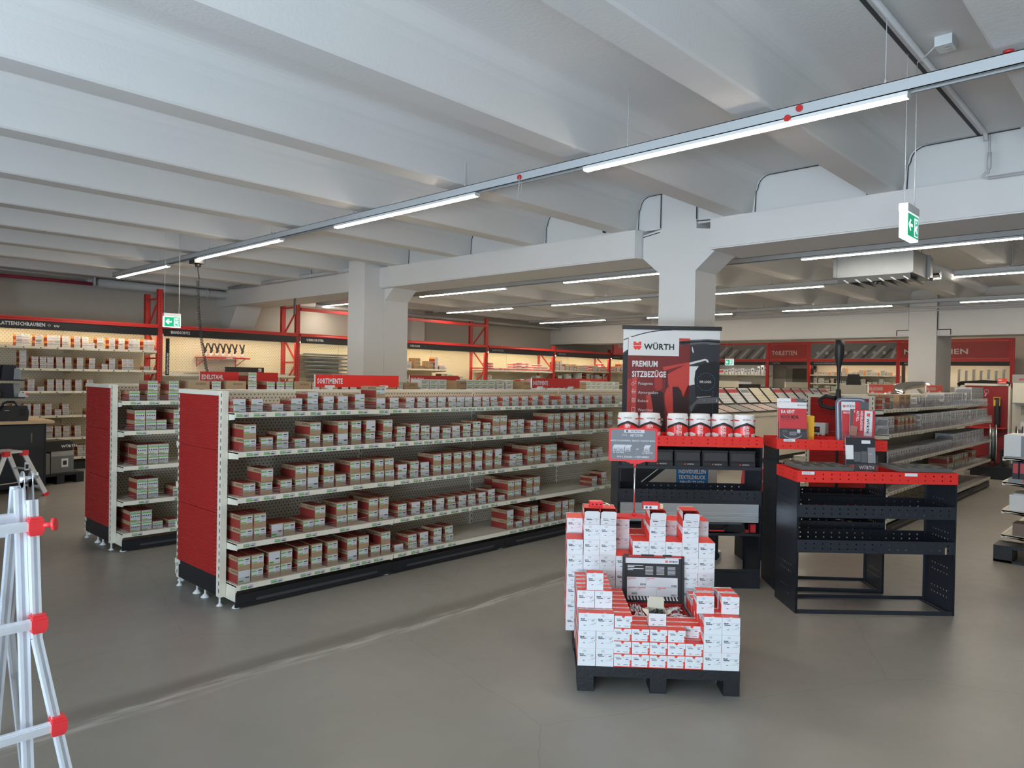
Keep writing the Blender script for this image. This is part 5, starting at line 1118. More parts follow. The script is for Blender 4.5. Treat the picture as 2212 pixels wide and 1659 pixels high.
place_fly(fly_b, UMP(.030, .090, 1.112), MANG, .205, .325, 'brochure behind the DA GEHT NOCH MEHR one, only its top showing')
o = MB().box((0, 0, 0), (.10, .14, .24), mat('yellow_carton', (.75, .42, .03), .6)).build('yellow_box', None, UMP(.225, .16, .863+.20), MANG); tag(o, 'yellow box standing behind the left brochure holder', 'box')
holder(UMP(.500, .10, 1.060), MANG, .212, .380, 'clear brochure holder on the middle red tray, right one, with several catalogues', None)
place_fly(fly_b, UMP(.508, .085, 1.120), MANG, .20, .300, 'catalogue behind the sideways NIEDERLASSUNG brochure, upright')
place_fly(fly_d, UMP(.548, .062, 1.128), MANG, .185, .240, 'red brochure NIEDERLASSUNG AKTUELL printed sideways in the right clear holder', roll=.06)
e = empty('catalogue', UMP(.478, .115, 1.066), (-.1, 0, MANG)); tag(e, 'round-cornered blue-grey catalogue at the back of the right clear holder', 'catalogue')
m = MB().prism(rrect(0, 0, .235, .385, .05), lambda u, v, a: (u, a, v), 0, .012, mat('catalogue_edge', (.10, .13, .20), .35)).prism(rrect(.010, .01, .225, .375, .044), lambda u, v, a: (u, a, v), -.001, 0, PLGR).prism(rrect(.018, .02, .217, .366, .038), lambda u, v, a: (u, a, v), -.002, -.001, mat('catalogue_blue', (.16, .19, .26), .35)); m.build('cover', e)
MB().box((.02, -.003, .33), (.07, -.002, .35), LR).box((.09, -.003, .335), (.18, -.002, .345), PAPER).build('print', e)
o = MB().prism(rrect(0, 0, .05, .075, .004), lambda u, v, a: (u, a, v), 0, .004, mat('brown_tag', (.36, .20, .15), .6)).build('brown_tag', None, UMP(.545, .045, 1.170), (-.1, .15, MANG)); tag(o, 'small brown card tilted against the sideways brochure', 'tag')
holder(URP(.405, .20, .891), UA, .215, .30, 'clear brochure holder on the near red tray holding a dark vehicle brochure', None)
place_fly(fly_c, URP(.410, .180, .918), UA, .208, .262, 'dark vehicle interior brochure in the clear holder on the near red tray')
FOAM = mat('foam_grey', (.11, .106, .10), .9, bump=.5, bscale=200)
for n, (a, b) in enumerate(((.035, .03), (.70, .035))):
    e = empty('foam_insert', URP(a, b, .9655), UA+(.0, -.05)[n]); tag(e, 'dark grey foam insert with round cut-outs on the near red tray, %s' % ('left one', 'right one')[n], 'foam insert', 'foam inserts on the near red tray')
    Wf, Df = .355, .305; m = MB().box((0, 0, 0), (Wf, Df, .024), FOAM); m.build('block', e)
    q = MB(); hx, hz = 4, 4
    for i in range(hx):
        for j in range(hz):
            cx, cy = .05+i*.085+(.02 if j % 2 else 0), .04+j*.074
            if cx > Wf-.03: continue
            q.cyl((cx, cy, .0235), (cx, cy, .0246), .032, mat('foam_pocket', (.006, .006, .006), .95), 18)
            q.lathe([(.032, .0240), (.0345, .0262), (.037, .0240)], FOAM, (cx, cy), 18)
    q.build('pocket', e)
for loc, ang, t, l in ((UMP(.045, -.003, 1.115), MANG, '0963 FF 603', 'white tag with blue handwriting on the middle red tray'), (URP(.025, -.003, .940), UA, '0963 FF 604', 'white tag with blue handwriting on the near red tray, left end'), (URP(.72, -.003, .940), UA, '', 'white tag strip on the near red tray, right part')):
    m = MB().box((0, -.001, 0), (.085, 0, .020), PAPER)
    if t: m.text(t, (.006, -.0014, .006), X_, Z_, .009, mat('ink_blue', (.03, .05, .30), .5), .8, .01, 'L', 1, .072)
    tag(m.build('paper_tag', None, loc, ang), l, 'tag')
o = MB().box((0, 0, 0), (.22, .09, .045), KRAFT, {'+z': CRED}).build('tan_carton', None, URP(.82, .10, .416), UA-.5); tag(o, 'long tan carton lying on the lower tray of the near black unit', 'box')
o = MB().box((0, 0, 0), (.20, .10, .035), KRAFT, {'+z': CRED}).build('tan_carton', None, UMP(.30, .12, .453), MANG-.3); tag(o, 'flat tan carton lying inside the middle black unit', 'box')
def crumple(name, loc, rz, sx, sy, sz, mm, label, cat, seed):
    r = random.Random(seed); m = MB(); n, k = 10, 6; V = []
    for i in range(k+1):
        for j in range(n):
            th, ph = 2*pi*j/n, pi*i/k/2*1.0+.0; q = r.uniform(.78, 1.08); V.append((sx*cos(th)*cos(ph)*q, sy*sin(th)*cos(ph)*q, sz*sin(ph)*q))
    m.v = V
    for i in range(k):
        for j in range(n): jj = (j+1) % n; m.f.append([i*n+j, i*n+jj, (i+1)*n+jj, (i+1)*n+j]); m.m.append(m.mi(mm))
    o = m.build(name, None, loc, rz); return tag(o, label, cat)
crumple('plastic_bag', UMP(.16, .17, .865), MANG, .12, .09, .10, FOILB, 'crumpled clear plastic bag on the upper tray of the middle black unit', 'bag', 1)
crumple('plastic_bag', UMP(.55, .15, .455), MANG, .11, .08, .06, FOILB, 'clear bag with fittings on the lower tray of the middle black unit', 'bag', 2)
crumple('plastic_wrap', URP(.07, .10, .416), UA, .03, .03, .04, FOILB, 'small twist of clear wrap on the lower tray, near unit, left end', 'wrap', 3)

# ================================================================ RIGHT GONDOLA
RGX, RGY = 8.12, 2.30
tg = {}
for i in range(5):
    for b in range(4): tg.setdefault(i, {})[b] = [b*L_+.06+k*.115 for k in range(10)] if not (i == 0) and not (i == 1 and b > 1) else []
gondola((RGX, RGY, 0), 4, 'long cream gondola of striped white boxes with red perforated end, right side', 'long gondolas of cartons', tg, tagm=TAGS, both=True, peg=CREAM)
m = MB().box((.004, .012, 0), (L_-.012, .014, .075), ACRY2)
for k in range(4): m.box((.06+k*.3, .012, 0), (.062+k*.3, .30, .07), ACRY2)
DV = m.mesh('clear_divider')
for i, z in enumerate(SURF):
    for b in range(4):
        o = inst('clear_divider', DV, None, (RGX+b*L_+.003, RGY-.009+(.06 if i == 4 else 0), z+.0008)); tag(o, 'clear riser strip, %s of right gondola, bay %s from red end' % (SN[i], ['one', 'two', 'three', 'four'][b]), 'shelf riser', 'clear risers on the right gondola')
RQ = random.Random(11)
def rg(i, x0, x1, st, w_, h, c, lab, d=.22, gap=.006, n0=0):
    x = x0; n = n0
    while x+w_ < x1:
        if (x-RGX) % L_ > L_-w_-.004: x += w_*.4; continue
        for j in range(c if not isinstance(c, tuple) else RQ.randint(*c)): put(st, lambda a, b_, c_: (a, b_, c_), x, RGY+.032+(.06 if i == 4 else 0)+RQ.uniform(0, .01), SURF[i]+.0006+j*(h+.0005), '%s, %s of right gondola, %s stack, %s layer' % (lab, SN[i], od(n), od(j)), 'boxes on the right gondola', w=w_, d=d, h=h)
        x += w_+gap; n += 1
    return n
n = rg(4, 8.17, 8.35, 'kraft', .087, .06, 2, 'tan carton'); n = rg(4, 8.42, 8.66, 'kraft', .12, .075, 2, 'wide tan carton', n0=n); n = rg(4, 8.75, 9.2, 'plain', .20, .075, (2, 3), 'large tan carton', n0=n, gap=.02); n = rg(4, 9.45, 10.5, 'hatch', .087, .06, 2, 'striped white box', n0=n); n = rg(4, 10.55, 12.3, 'hatch', .12, .08, 2, 'striped white box', n0=n); n = rg(4, 12.3, 13.1, 'hatch', .12, .08, 3, 'striped white box', n0=n)
n = rg(3, 8.17, 8.42, 'hatch', .10, .09, 2, 'bold striped box', d=.13); n = rg(3, 8.50, 9.35, 'kraft', .10, .0885, 2, 'tan carton', n0=n, gap=.05); n = rg(3, 9.40, 10.8, 'hatch', .087, .06, 3, 'striped white box', n0=n, gap=.01); n = rg(3, 10.8, 13.1, 'hatch', .12, .09, 2, 'striped white box', n0=n)
n = rg(2, 8.18, 9.35, 'hatch', .087, .12, 1, 'tall striped box', d=.25); n = rg(2, 9.40, 10.9, 'hatch', .087, .055, 2, 'striped white box', n0=n, gap=.04); n = rg(2, 11.0, 12.9, 'hatch', .14, .09, 2, 'striped white box', n0=n, gap=.05)
n = rg(1, 9.0, 9.5, 'hatch', .087, .08, 1, 'small striped box'); n = rg(1, 10.6, 12.3, 'kraft', .10, .10, (1, 2), 'tan carton', n0=n, gap=.03)
n = rg(0, 9.1, 9.5, 'hatch', .13, .065, (1, 2), 'small striped box', gap=.02)
header((9.03, 2.80, 1.43), .95, .10, 'BOHR-, BLECHSCHRAUBEN', 'red BOHR-, BLECHSCHRAUBEN sign on the right gondola, nearer one', mat('sign_orange_red', (.75, .08, .05), .5))
header((11.5, 2.80, 1.43), .90, .10, 'BOHR-, BLECHSCHRAUBEN', 'red BOHR-, BLECHSCHRAUBEN sign on the right gondola, farther one', mat('sign_orange_red'))
# foil duct arched over the shelving
m = MB(); pts = []
for k in range(90): t = k/89; a = pi*t; pts.append((-cos(a)*1.0, .05*sin(3*a), .02+.17*sin(a)))
P_ = [Vector(p) for p in pts]; ring = 10
for k, p in enumerate(P_):
    r = .075*(1+.10*(k % 2))
    for j in range(ring): t = 2*pi*j/ring; m.v.append((p.x, p.y+r*cos(t)*1.6, p.z+r*.7*sin(t)))
for k in range(89):
    for j in range(ring): jj = (j+1) % ring; m.f.append([k*ring+j, k*ring+jj, (k+1)*ring+jj, (k+1)*ring+j]); m.m.append(m.mi(CHROME))
o = m.build('foil_duct', None, (12.1, 3.10, 1.36)); tag(o, 'silver ribbed foil duct arching above the right gondola', 'duct')
# items on the red end panel: string trimmer-like tool, charger box on bracket
e = empty('trimmer', (7.93, 2.76, 0)); tag(e, 'long black upright tool standing in front of the red pegboard end', 'tool')
m = MB().lathe([(.035, 2.02), (.045, 2.018), (.052, 1.95), (.050, 1.86), (.035, 1.78), (.020, 1.72), (.016, 1.60), (.016, 1.56)], BLKP, n=14); m.build('motor_head', e)
MB().cyl((0, 0, .42), (0, 0, 1.62), .014, BLKP, 10).lathe([(.015, 1.50), (.026, 1.49), (.026, 1.44), (.03, 1.42), (.03, 1.38), (.015, 1.36)], BLKP, n=12).build('shaft', e)
MB().box((-.004, -.010, 1.535), (.006, -.016, 1.545), REDP).box((-.006, -.03, 1.455), (.006, -.026, 1.47), REDP).build('button', e)
MB().tube([(-.02, .02, 1.40), (-.02, .12, 1.42), (-.02, .19, 1.38), (-.02, .16, 1.31), (-.02, .06, 1.29), (0, 0, 1.30)], .022, BLKP, 8).build('handle', e); MB().lathe([(0, 0), (.05, 0), (.05, .3), (.03, .42), (0, .42)], BLKP, n=12).build('foot', e)
e = empty('charger_box', (7.95, 2.93, 1.00), pi/2*0-pi/2); tag(e, 'white box with black picture on a wire bracket at the red end', 'box')
MB().box((-.14, 0, .01), (.03, .11, .125), PAPER).box((-.115, -.001, .02), (-.02, 0, .085), INK).box((-.06, -.0015, .055), (-.03, -.001, .07), REDD).build('carton', e)
m = MB()
for x in (-.13, -.08, -.03, .02): m.tube([(x, .12, -.03), (x, -.01, -.03), (x, -.02, .01)], .002, CHROME, 5)
m.tube([(-.15, -.015, 0), (.04, -.015, 0)], .002, CHROME, 5); m.build('wire_bracket', e)

# ================================================================ SLOPED CASE DISPLAY (beyond the banner, right)
SX0, SY0 = 10.9, 6.0
e = empty('case_counter', (SX0, SY0, 0)); tag(e, 'cream counter carrying sloping rows of open assortment cases, mid-distance', 'counter')
LC = 7.6
MB().box((0, .02, .10), (LC, .9, .90), CREAM).build('body', e); MB().box((0, 0, .90), (LC, .9, .96), CREAM).build('top_shelf', e); MB().box((0, .06, 0), (LC, .84, .10), BLK).build('plinth', e)
MB().prism([(.03, .97), (.45, 1.10), (.45, .97)], lambda u, v, a: (a, u, v), .02, LC-.02, CREAM).prism([(.46, 1.10), (.75, 1.42), (.80, 1.42), (.80, .97), (.46, .97)], lambda u, v, a: (a, u, v), .02, LC-.02, CREAM).build('sloped_rack', e)
MB().box((1.0, .80, .97), (3.0, .82, 1.56), CREAMD).box((5.3, .80, .97), (6.6, .82, 1.56), CREAMD).build('back_board', e)
def case_mesh(W, D, kind):
    m = MB().box((0, 0, 0), (W, D, .014), BLKP); z = .0146; z2 = .0150
    if kind == 'red': m.face([(.02, .02, z), (W-.02, .02, z), (W-.02, D-.02, z), (.02, D-.02, z)], PAPER); m.face([(.02, D*.66, z2), (W-.02, D*.66, z2), (W-.02, D*.88, z2), (.02, D*.88, z2)], LR)
    elif kind == 'grey': m.face([(.02, .02, z), (W-.02, .02, z), (W-.02, D-.02, z), (.02, D-.02, z)], PAPER); m.face([(.06, D*.66, z2), (W-.06, D*.66, z2), (W-.06, D*.86, z2), (.06, D*.86, z2)], GREY)
    elif kind == 'cream': m.face([(.01, .01, z), (W-.01, .01, z), (W-.01, D-.01, z), (.01, D-.01, z)], CREAMD)
    elif kind == 'film': m.face([(.02, .02, z), (W-.02, .02, z), (W-.02, D-.02, z), (.02, D-.02, z)], mat('tray_grey_pattern', (.30, .30, .29), .35, bump=.8, bscale=90, var=.4, vscale=40))
    elif kind == 'pink': m.face([(.02, .02, z), (W-.02, .02, z), (W-.02, D-.02, z), (.02, D-.02, z)], mat('tray_mixed_pattern', (.55, .44, .40), .35, bump=.8, bscale=90, var=.5, vscale=45))
    for r in range(3):
        for c in range(5):
            if kind in ('red', 'grey', 'cream'): x = .05+c*(W-.08)/5; y = D*(.12+r*.17); m.face([(x, y, z2), (x+.025, y, z2), (x+.025, y+.02, z2), (x, y+.02, z2)], INKG if kind != 'cream' else KRAFT)
    return m.mesh('case')
CK = {k: case_mesh(.46, .42, k) for k in ('red', 'grey', 'cream')}; CF = {k: case_mesh(.50, .40, k) for k in ('film', 'pink')}
up_seq = ['grey', 'grey', 'red', 'red', 'red', 'grey', 'cream', 'cream', 'red', 'red', 'red', 'red', 'grey', 'red']
for k, q in enumerate(up_seq):
    o = inst('assortment_tray', CK[q], None, (SX0+.1+k*.53, SY0+.455, 1.115), (radians(47), 0, 0)); tag(o, '%s open case leaning on the upper slope of the far counter, %s from left' % ({'red': 'red-striped', 'grey': 'grey-striped', 'cream': 'cream'}[q], od(k)), 'case', 'sloping cases on the far counter')
for k in range(14):
    q = 'film' if k % 3 == 0 else 'pink'
    o = inst('assortment_tray', CF[q], None, (SX0+.05+k*.535, SY0+.035, .985), (radians(17), 0, 0)); tag(o, 'clear-covered case on the lower slope of the far counter, %s from left' % od(k), 'case', 'flat cases on the far counter')
o = MB().box((0, 0, 0), (1.1, .25, .05), BLKP).box((.02, .03, .05), (.9, .22, .10), BLKP).box((-.5, .1, .10), (.6, .3, .15), PAPER).build('tool_stack', None, (SX0+3.4, SY0+.9, 1.40)); tag(o, 'flat black and white packages stacked behind the sloping cases', 'packages')
MB().box((0, .9, 0), (LC, 1.2, 1.38), CREAM).build('rear_body', e)

# ================================================================ END RACK (TOILETTEN), faces the camera's side, at x = 22.3
EX, EY = 22.3, 11.9
YV = [-.02, 1.93, 3.24, 5.74, 8.42]
names = ['left grey picture bay with white packages', 'TOILETTEN doorway bay', 'bay of small cartons under the grey bolt picture', 'MASCHINEN bay with steel brackets']
for i, x in enumerate(YV):
    e = empty('rack_upright', (EX, EY-x, 0), -pi/2); tag(e, 'dark red upright of the end rack, %s from the left' % od(i), 'rack frame', 'uprights of the end rack')
    m = MB().box((-.045, 0, 0), (.045, .06, 2.80), REDD)
    for k in range(40): m.face([(-.006, -.001, .3+k*.06), (.006, -.001, .3+k*.06), (.006, -.001, .33+k*.06), (-.006, -.001, .33+k*.06)], JD)
    m.build('post', e)
PH1 = mat('photo_grey_mid', (.14, .14, .14), .5, var=.25, vscale=3); PH2 = mat('photo_grey_dark', (.045, .045, .048), .5); PH3 = mat('photo_grey_light', (.34, .34, .34), .5)
for i in range(4):
    x0, x1 = YV[i]+.05, YV[i+1]-.05; W = x1-x0
    e = empty('end_rack_bay', (EX, EY-x0, 0), -pi/2); tag(e, 'end rack: '+names[i], 'rack', 'bays of the end rack')
    MB().box((0, 0, 2.74), (W, .05, 2.80), REDD).box((0, 0, 2.20), (W, .05, 2.27), REDD).build('beam', e)
    m = MB().box((0, .01, 2.28), (W, .03, 2.735), PH1 if i in (0, 2) else REDD)
    if i in (0, 2):
        rr = random.Random(i)
        for k in range(9):
            cx = .1+k*W/9; a = rr.uniform(.5, 1.0)
            pts = [(cx, 2.29), (cx+.10, 2.29), (cx+.10+.42*a, 2.29+.42*a), (cx+.42*a, 2.29+.42*a)]; m.face([(min(max(p, .0), W), .0085-.0004*(k % 3), min(q_, 2.73)) for p, q_ in pts], PH2 if k % 2 else PH3)
            if i: m.face([(min(cx+.12+.05*cos(t*pi/4), W), .006, 2.45+.05*sin(t*pi/4)) for t in range(8)], PH3)
    else: m.box((.03, .004, 2.30), (W-.03, .010, 2.71), mat('header_red', (.33, .028, .025), .5)); m.text('TOILETTEN' if i == 1 else 'MASCHINEN', (.10, .0025, 2.40), X_, Z_, .135, mat('header_letters', (.58, .54, .52), .5), .78 if i == 1 else 1.5, .02, 'L', 1, W*.66 if i == 1 else W*.60)
    m.build('header_panel', e)
    m = MB().box((0, .0, 2.085), (W, .02, 2.195), BLK).text(['', 'TOILETTEN', 'MONTAGESCHIENEN/ZUBEHÖR', 'MONTAGESCHIENEN'][i], (.12, -.002, 2.12), X_, Z_, .045, mat('fascia_letters', (.35, .34, .32), .5), .7, .03); m.build('fascia', e)
    if i != 1:
        MB().box((0, .55, .1), (W, .57, 2.20), mat('far_white_panel', (.66, .67, .64), .5) if i == 0 else CREAMD).build('back_panel', e)
        MB().box((.02, .03, 2.093), (W-.02, .06, 2.105), mat('cool_strip', (1, 1, 1), .5, emit=(1, .96, .85), es=9) if i == 0 else STRIPM).build('light_strip', e)
        for z in ((.5, 1.0, 1.42, 1.78) if i == 0 else (.5, 1.0, 1.3, 1.55, 1.80) if i == 2 else (.5, .9)): MB().box((0, .02, z-.015), (W, .55, z), CREAM).box((0, .015, z-.035), (W, .02, z+.002), CREAM).build('shelf', e)
        for k in range(1, 3): MB().box((k*W/3-.01, .53, .1), (k*W/3+.01, .552, 2.1), CREAMD).build('mid_upright', e)
# door to the toilets inside the second bay
e = struct(empty('door_1', (XB-.03, EY-2.10, 0), -pi/2)); DW = .98
MB().box((0, 0, 0), (.05, .03, 2.06), WALLM).box((DW-.05, 0, 0), (DW, .03, 2.06), WALLM).box((0, 0, 2.0), (DW, .03, 2.06), WALLM).build('door_frame', e)
MB().box((.05, .005, 0), (DW-.05, .02, 2.0), mat('doorway_dark', (.10, .10, .085), .5)).box((.06, .0, 0), (.25, .01, 2.0), mat('door_leaf', (.30, .31, .28), .5)).build('leaf', e); MB().cyl((.20, -.03, 1.02), (.20, .0, 1.02), .012, CHROME, 8).box((.195, -.032, 1.0), (.24, -.02, 1.03), CHROME).build('door_handle', e)  # wide dark sheet paints in the shade of the open doorway
EF = lambda a, b, z: (EX+b, EY-a, z)
RE = random.Random(5)
for k in range(13):
    w_ = RE.choice((.07, .09)); h = .14+.03*(k % 3)+(.1 if k > 9 else 0); o = MB().box((0, 0, 0), (w_, .1, h), PAPER).box((w_*.3, -.001, h*.55), (w_*.7, 0, h*.8), INK).build('white_package', None, EF(.45+k*.112, .12, 1.781), -pi/2); tag(o, 'small white package on the lit shelf left of TOILETTEN, %s from left' % od(k), 'package', 'white packages left of TOILETTEN')
o = MB().box((0, 0, 0), (.28, .2, .16), PAPER).box((.02, -.001, .06), (.26, 0, .13), PRED).build('red_white_box', None, EF(.12, .12, 1.781), -pi/2); tag(o, 'white box with red print at the left of the lit shelf', 'box')
x2 = YV[2]+.05
stackrow(YV[2]+.15, YV[3]-.15, .06, 1.80, ('wall', 'grey', 'wall'), 2, 'small carton on the upper shelf under MONTAGESCHIENEN, %s stack%s', 'cartons in the end rack', RE, .07, .10, fn=EF, rz=-pi/2)
stackrow(YV[2]+.15, YV[3]-.15, .06, 1.55, ('kraft', 'grey', 'kraft'), 2, 'small carton on the middle shelf under MONTAGESCHIENEN, %s stack%s', 'cartons in the end rack', RE, .06, .09, fn=EF, rz=-pi/2)
stackrow(YV[2]+.15, YV[3]-.15, .06, 1.30, ('kraft', 'grey'), 2, 'small carton on the lower shelf under MONTAGESCHIENEN, %s stack%s', 'cartons in the end rack', RE, .06, .09, fn=EF, rz=-pi/2)
for k in range(7):
    L = (.9, .9, .35, .6, .25, .8, .3)[k]; o = MB().box((0, 0, -L), (.05, .035, 0), ZINC).box((.02, -.06, .0), (.03, .3, .008), ZINC).build('steel_bracket', None, EF(YV[3]+1.42+k*.17, .26, 1.98-.03*(k % 2)), -pi/2); tag(o, 'galvanised bracket hanging under MASCHINEN header, %s from left' % od(k), 'bracket', 'galvanised brackets')

# ================================================================ RIGHT BACKGROUND: pegboard end, reels, cream rack
e = empty('pegboard_end', (15.5, 2.46, 0)); tag(e, 'dark red pegboard end of a gondola with gloves and cuffs hung on it', 'display')
MB().box((0, 0, .12), (.04, .66, 1.56), mat('peg_dark_red', (.26, .010, .012), .5)).box((-.01, -.03, 0), (.05, 0, 1.6), CREAM).box((-.01, -.02, 1.56), (.05, .68, 1.60), CREAM).box((0, 0, 0), (.04, .66, .12), BLK).build('panel', e)
MB().box((-.30, 0, .80), (0, .55, .815), REDD).build('red_shelf', e)
for k, (y, z, L, w_) in enumerate(((.50, 1.28, .33, .09), (.14, 1.34, .62, .09))):
    o = MB().lathe([(.008, 0), (.05, -.03), (w_*.55, -.12), (w_*.6, -L*.7), (w_*.3, -L), (0, -L)], BLKP, n=10).build('work_glove', None, (15.40, 2.46+y, z)); tag(o, ('black glove hanging at the left of the dark red pegboard', 'long black glove bundle hanging at the right of the red pegboard')[k], 'glove')
o = MB().box((0, 0, 0), (.02, .10, .16), mat('yellow_carton')).box((-.002, .01, .11), (0, .09, .15), INK).build('yellow_pack', None, (15.36, 2.56, 1.20)); tag(o, 'yellow and black pack on the red pegboard above the long glove', 'pack')
for k, y in enumerate((.60, .46, .32)):
    m = MB()
    for j in range(10): a0, a1 = 2*pi*j/10, 2*pi*(j+1)/10; m.bar((0, .035*cos(a0), .035*sin(a0)), (0, .035*cos(a1), .035*sin(a1)), .012, .012, CHROME)
    m.bar((0, 0, -.03), (0, .02, -.09), .02, .02, CHROME); o = m.build('metal_clip', None, (15.42, 2.46+y, 1.46)); tag(o, 'steel clamp hanging on top of the dark red pegboard, %s from left' % od(k), 'clamp', 'steel clamps')
e = empty('reel_stand', (14.35, 1.95, 0)); tag(e, 'black stand with large strap reels at the end of the right gondola', 'stand')
MB().box((0, 0, 0), (.7, .85, .18), BLK).box((0, .02, .18), (.7, .05, .9), BLK).box((0, .4, .20), (.7, .43, .5), BLK).box((-.05, -.2, .18), (.8, .9, .21), BLK).build('frame', e)
for y in (.20, .58): 
    m = MB(); m.lathe([(.0, -.05), (.34, -.05), (.34, -.035), (.28, -.03), (.28, .03), (.34, .035), (.34, .05), (0, .05)], BLKP, n=24, mats=[BLKP, SILV, BLKP, ZINC, BLKP, SILV, BLKP]); o = m.build('strap_reel', None, (14.62, 1.95+y, .56), (radians(90), 0, radians(12))); tag(o, 'large black and steel strap reel, %s' % ('left one' if y > .4 else 'right one'), 'reel', 'strap reels')
e = empty('cream_rack', (15.5, 1.45, 0)); tag(e, 'cream end rack with rows of hooks and small hung packs, far right', 'rack')
MB().box((0, 0, 0), (.05, .95, 1.62), CREAM).build('panel', e); MB().box((-.25, 0, 1.25), (0, .92, 1.27), ZINC).box((-.30, 0, .12), (0, .92, .14), CREAM).build('shelf', e)
for r in range(3):
    for c in range(8):
        if c % 8 == 7: continue
        o = MB().box((-.14, 0, -.16), (-.12, .07, 0), (FOILB, PAPER, LR)[(r+c) % 3]).cyl((-.16, .035, .0), (0, .035, .01), .003, CHROME, 5).build('hung_pack', None, (15.49, 1.52+c*.11, 1.22-r*.28)); tag(o, 'small pack on a chrome hook, %s row, %s from the right, far-right cream rack' % (od(r), od(c)), 'pack', 'packs on hooks in the far-right cream rack')
o = MB().box((0, 0, 0), (.01, .46, .15), mat('framed_glass_grey', (.32, .31, .29), .4)).box((-.004, .02, .05), (0, .36, .08), LR).build('framed_notice', None, (15.56, 1.96, 1.62)); tag(o, 'framed grey notice with a red line above the far-right cream rack', 'notice')
o = MB().box((0, 0, 0), (.01, .135, .095), PRED).box((-.001, .07, .055), (0, .125, .075), PAPER).box((-.001, .01, .012), (0, .11, .024), PAPER).build('red_card', None, (15.45, 2.487, 1.601)); tag(o, 'small red sign standing on top of the dark red pegboard', 'sign')
o = MB().tube([(0, 0, 0), (0, .05, .05), (0, .45, .07), (0, .85, .04), (0, .90, 0)], .04, BLKP, 8).build('black_tool_bundle', None, (17.2, 2.70, 1.565)); tag(o, 'long black object lying above the red pegboard end', 'tool')
MB().box((0, 0, 0), (.5, 1.05, 1.52), CREAM).build('cream_shelf_block', None, (17.0, 2.65, 0)); o = bpy.data.objects['cream_shelf_block']; o.name = 'low_cabinet'; tag(o, 'cream cabinet under the long black object, behind the pegboard end', 'cabinet')
# black laptop-like panel and small posts between banner and column
o = MB().prism([(0, 0), (.35, 0), (.30, .26), (.04, .26)], lambda u, v, a: (a, -u, v), 0, .04, BLKP).build('black_bin', None, (18.6, 6.3, 1.52)); tag(o, 'black trapezoid bin top seen right of the long black tool', 'bin')
o = MB().box((0, -.6, 0), (.5, .1, 1.52), CREAM).build('low_cabinet', None, (18.5, 6.4, 0)); tag(o, 'cream cabinet under the black trapezoid bin', 'cabinet')

# ================================================================ RIGHT EDGE SHELF
e = empty('edge_shelf_unit', (7.95, .55, 0)); tag(e, 'cream shelf end carrying a printer and boxes at the right picture edge', 'shelving')
for z in (.905, .680, .420, .195):
    MB().box((0, .0, z-.012), (1.2, .72, z), CREAM).prism([(.0, -.02), (.72, -.02), (.745, -.005), (.745, .0), (.0, -.10)], lambda u, v, a: (a, u, z+v), 0, .004, CREAM).box((0, .72, z-.03), (1.2, .745, z+.004), CREAM).build('shelf', e)
u = MB().box((-.012, .50, 0), (.03, .54, 1.9), CREAM)
for k in range(30): u.box((-.013, .505, .2+k*.05), (-.012, .515, .225+k*.05), INK)
u.build('upright', e)
e = empty('low_platform', (7.66, .30, 0)); tag(e, 'black low platform on the floor at the right picture edge', 'pallet')
MB().box((0, 0, .12), (.27, 1.0, .145), PBK).box((0, .86, 0), (.10, 1.0, .12), PBK).box((0, .30, 0), (.10, .44, .12), PBK).box((.10, .86, 0), (.27, 1.0, .12), PBK).box((0, 0, 0), (.012, 1.0, .02), PBK).build('deck', e)
o = MB().box((0, 0, 0), (.40, .20, .19), WHP).box((-.002, 0, .0), (0, .07, .19), GREY).box((.01, .01, .19), (.39, .19, .195), LABW).box((.0, .0, -.012), (.4, .2, 0), GREY).build('printer', None, (7.97, 1.09, .918)); tag(o, 'white office machine with a grey side on the top shelf, right edge', 'printer')
for k, y in enumerate((1.12, 1.175)): o = MB().box((0, 0, 0), (.12, .048, .17), BLKP).box((-.001, .006, .05), (0, .042, .14), LR).build('ring_binder', None, (7.98, y, .715)); tag(o, 'upright black and red box under the office machine, %s' % ('right one' if k == 0 else 'left one'), 'box', 'two upright black and red boxes')
o = MB().box((0, 0, 0), (.2, .20, .032), GREY).box((-.001, .0, .003), (0, .09, .03), PRED).build('flat_box', None, (7.97, 1.05, .6815)); tag(o, 'flat grey and red box lying under the upright boxes', 'box')
o = MB().box((0, 0, 0), (.32, .16, .145), WHP).box((0, .01, .145), (.3, .13, .16), LABW).build('white_carton', None, (7.98, 1.08, .4215)); tag(o, 'plain white box on the third shelf at the right edge', 'box')
o = MB().box((0, 0, 0), (.2, .13, .11), mat('wrapped_brown', (.20, .14, .10), .4)).build('wrapped_pack', None, (7.98, 1.08, .1965)); tag(o, 'brown film-wrapped pack on the lowest shelf at the right edge', 'pack')
o = MB().lathe([(0, 0), (.08, .005), (.09, .05), (.09, .24), (.06, .30), (0, .31)], REDP, n=16).build('red_canister', None, (7.80, .93, .1455)); tag(o, 'red canister cut by the right picture edge', 'canister')

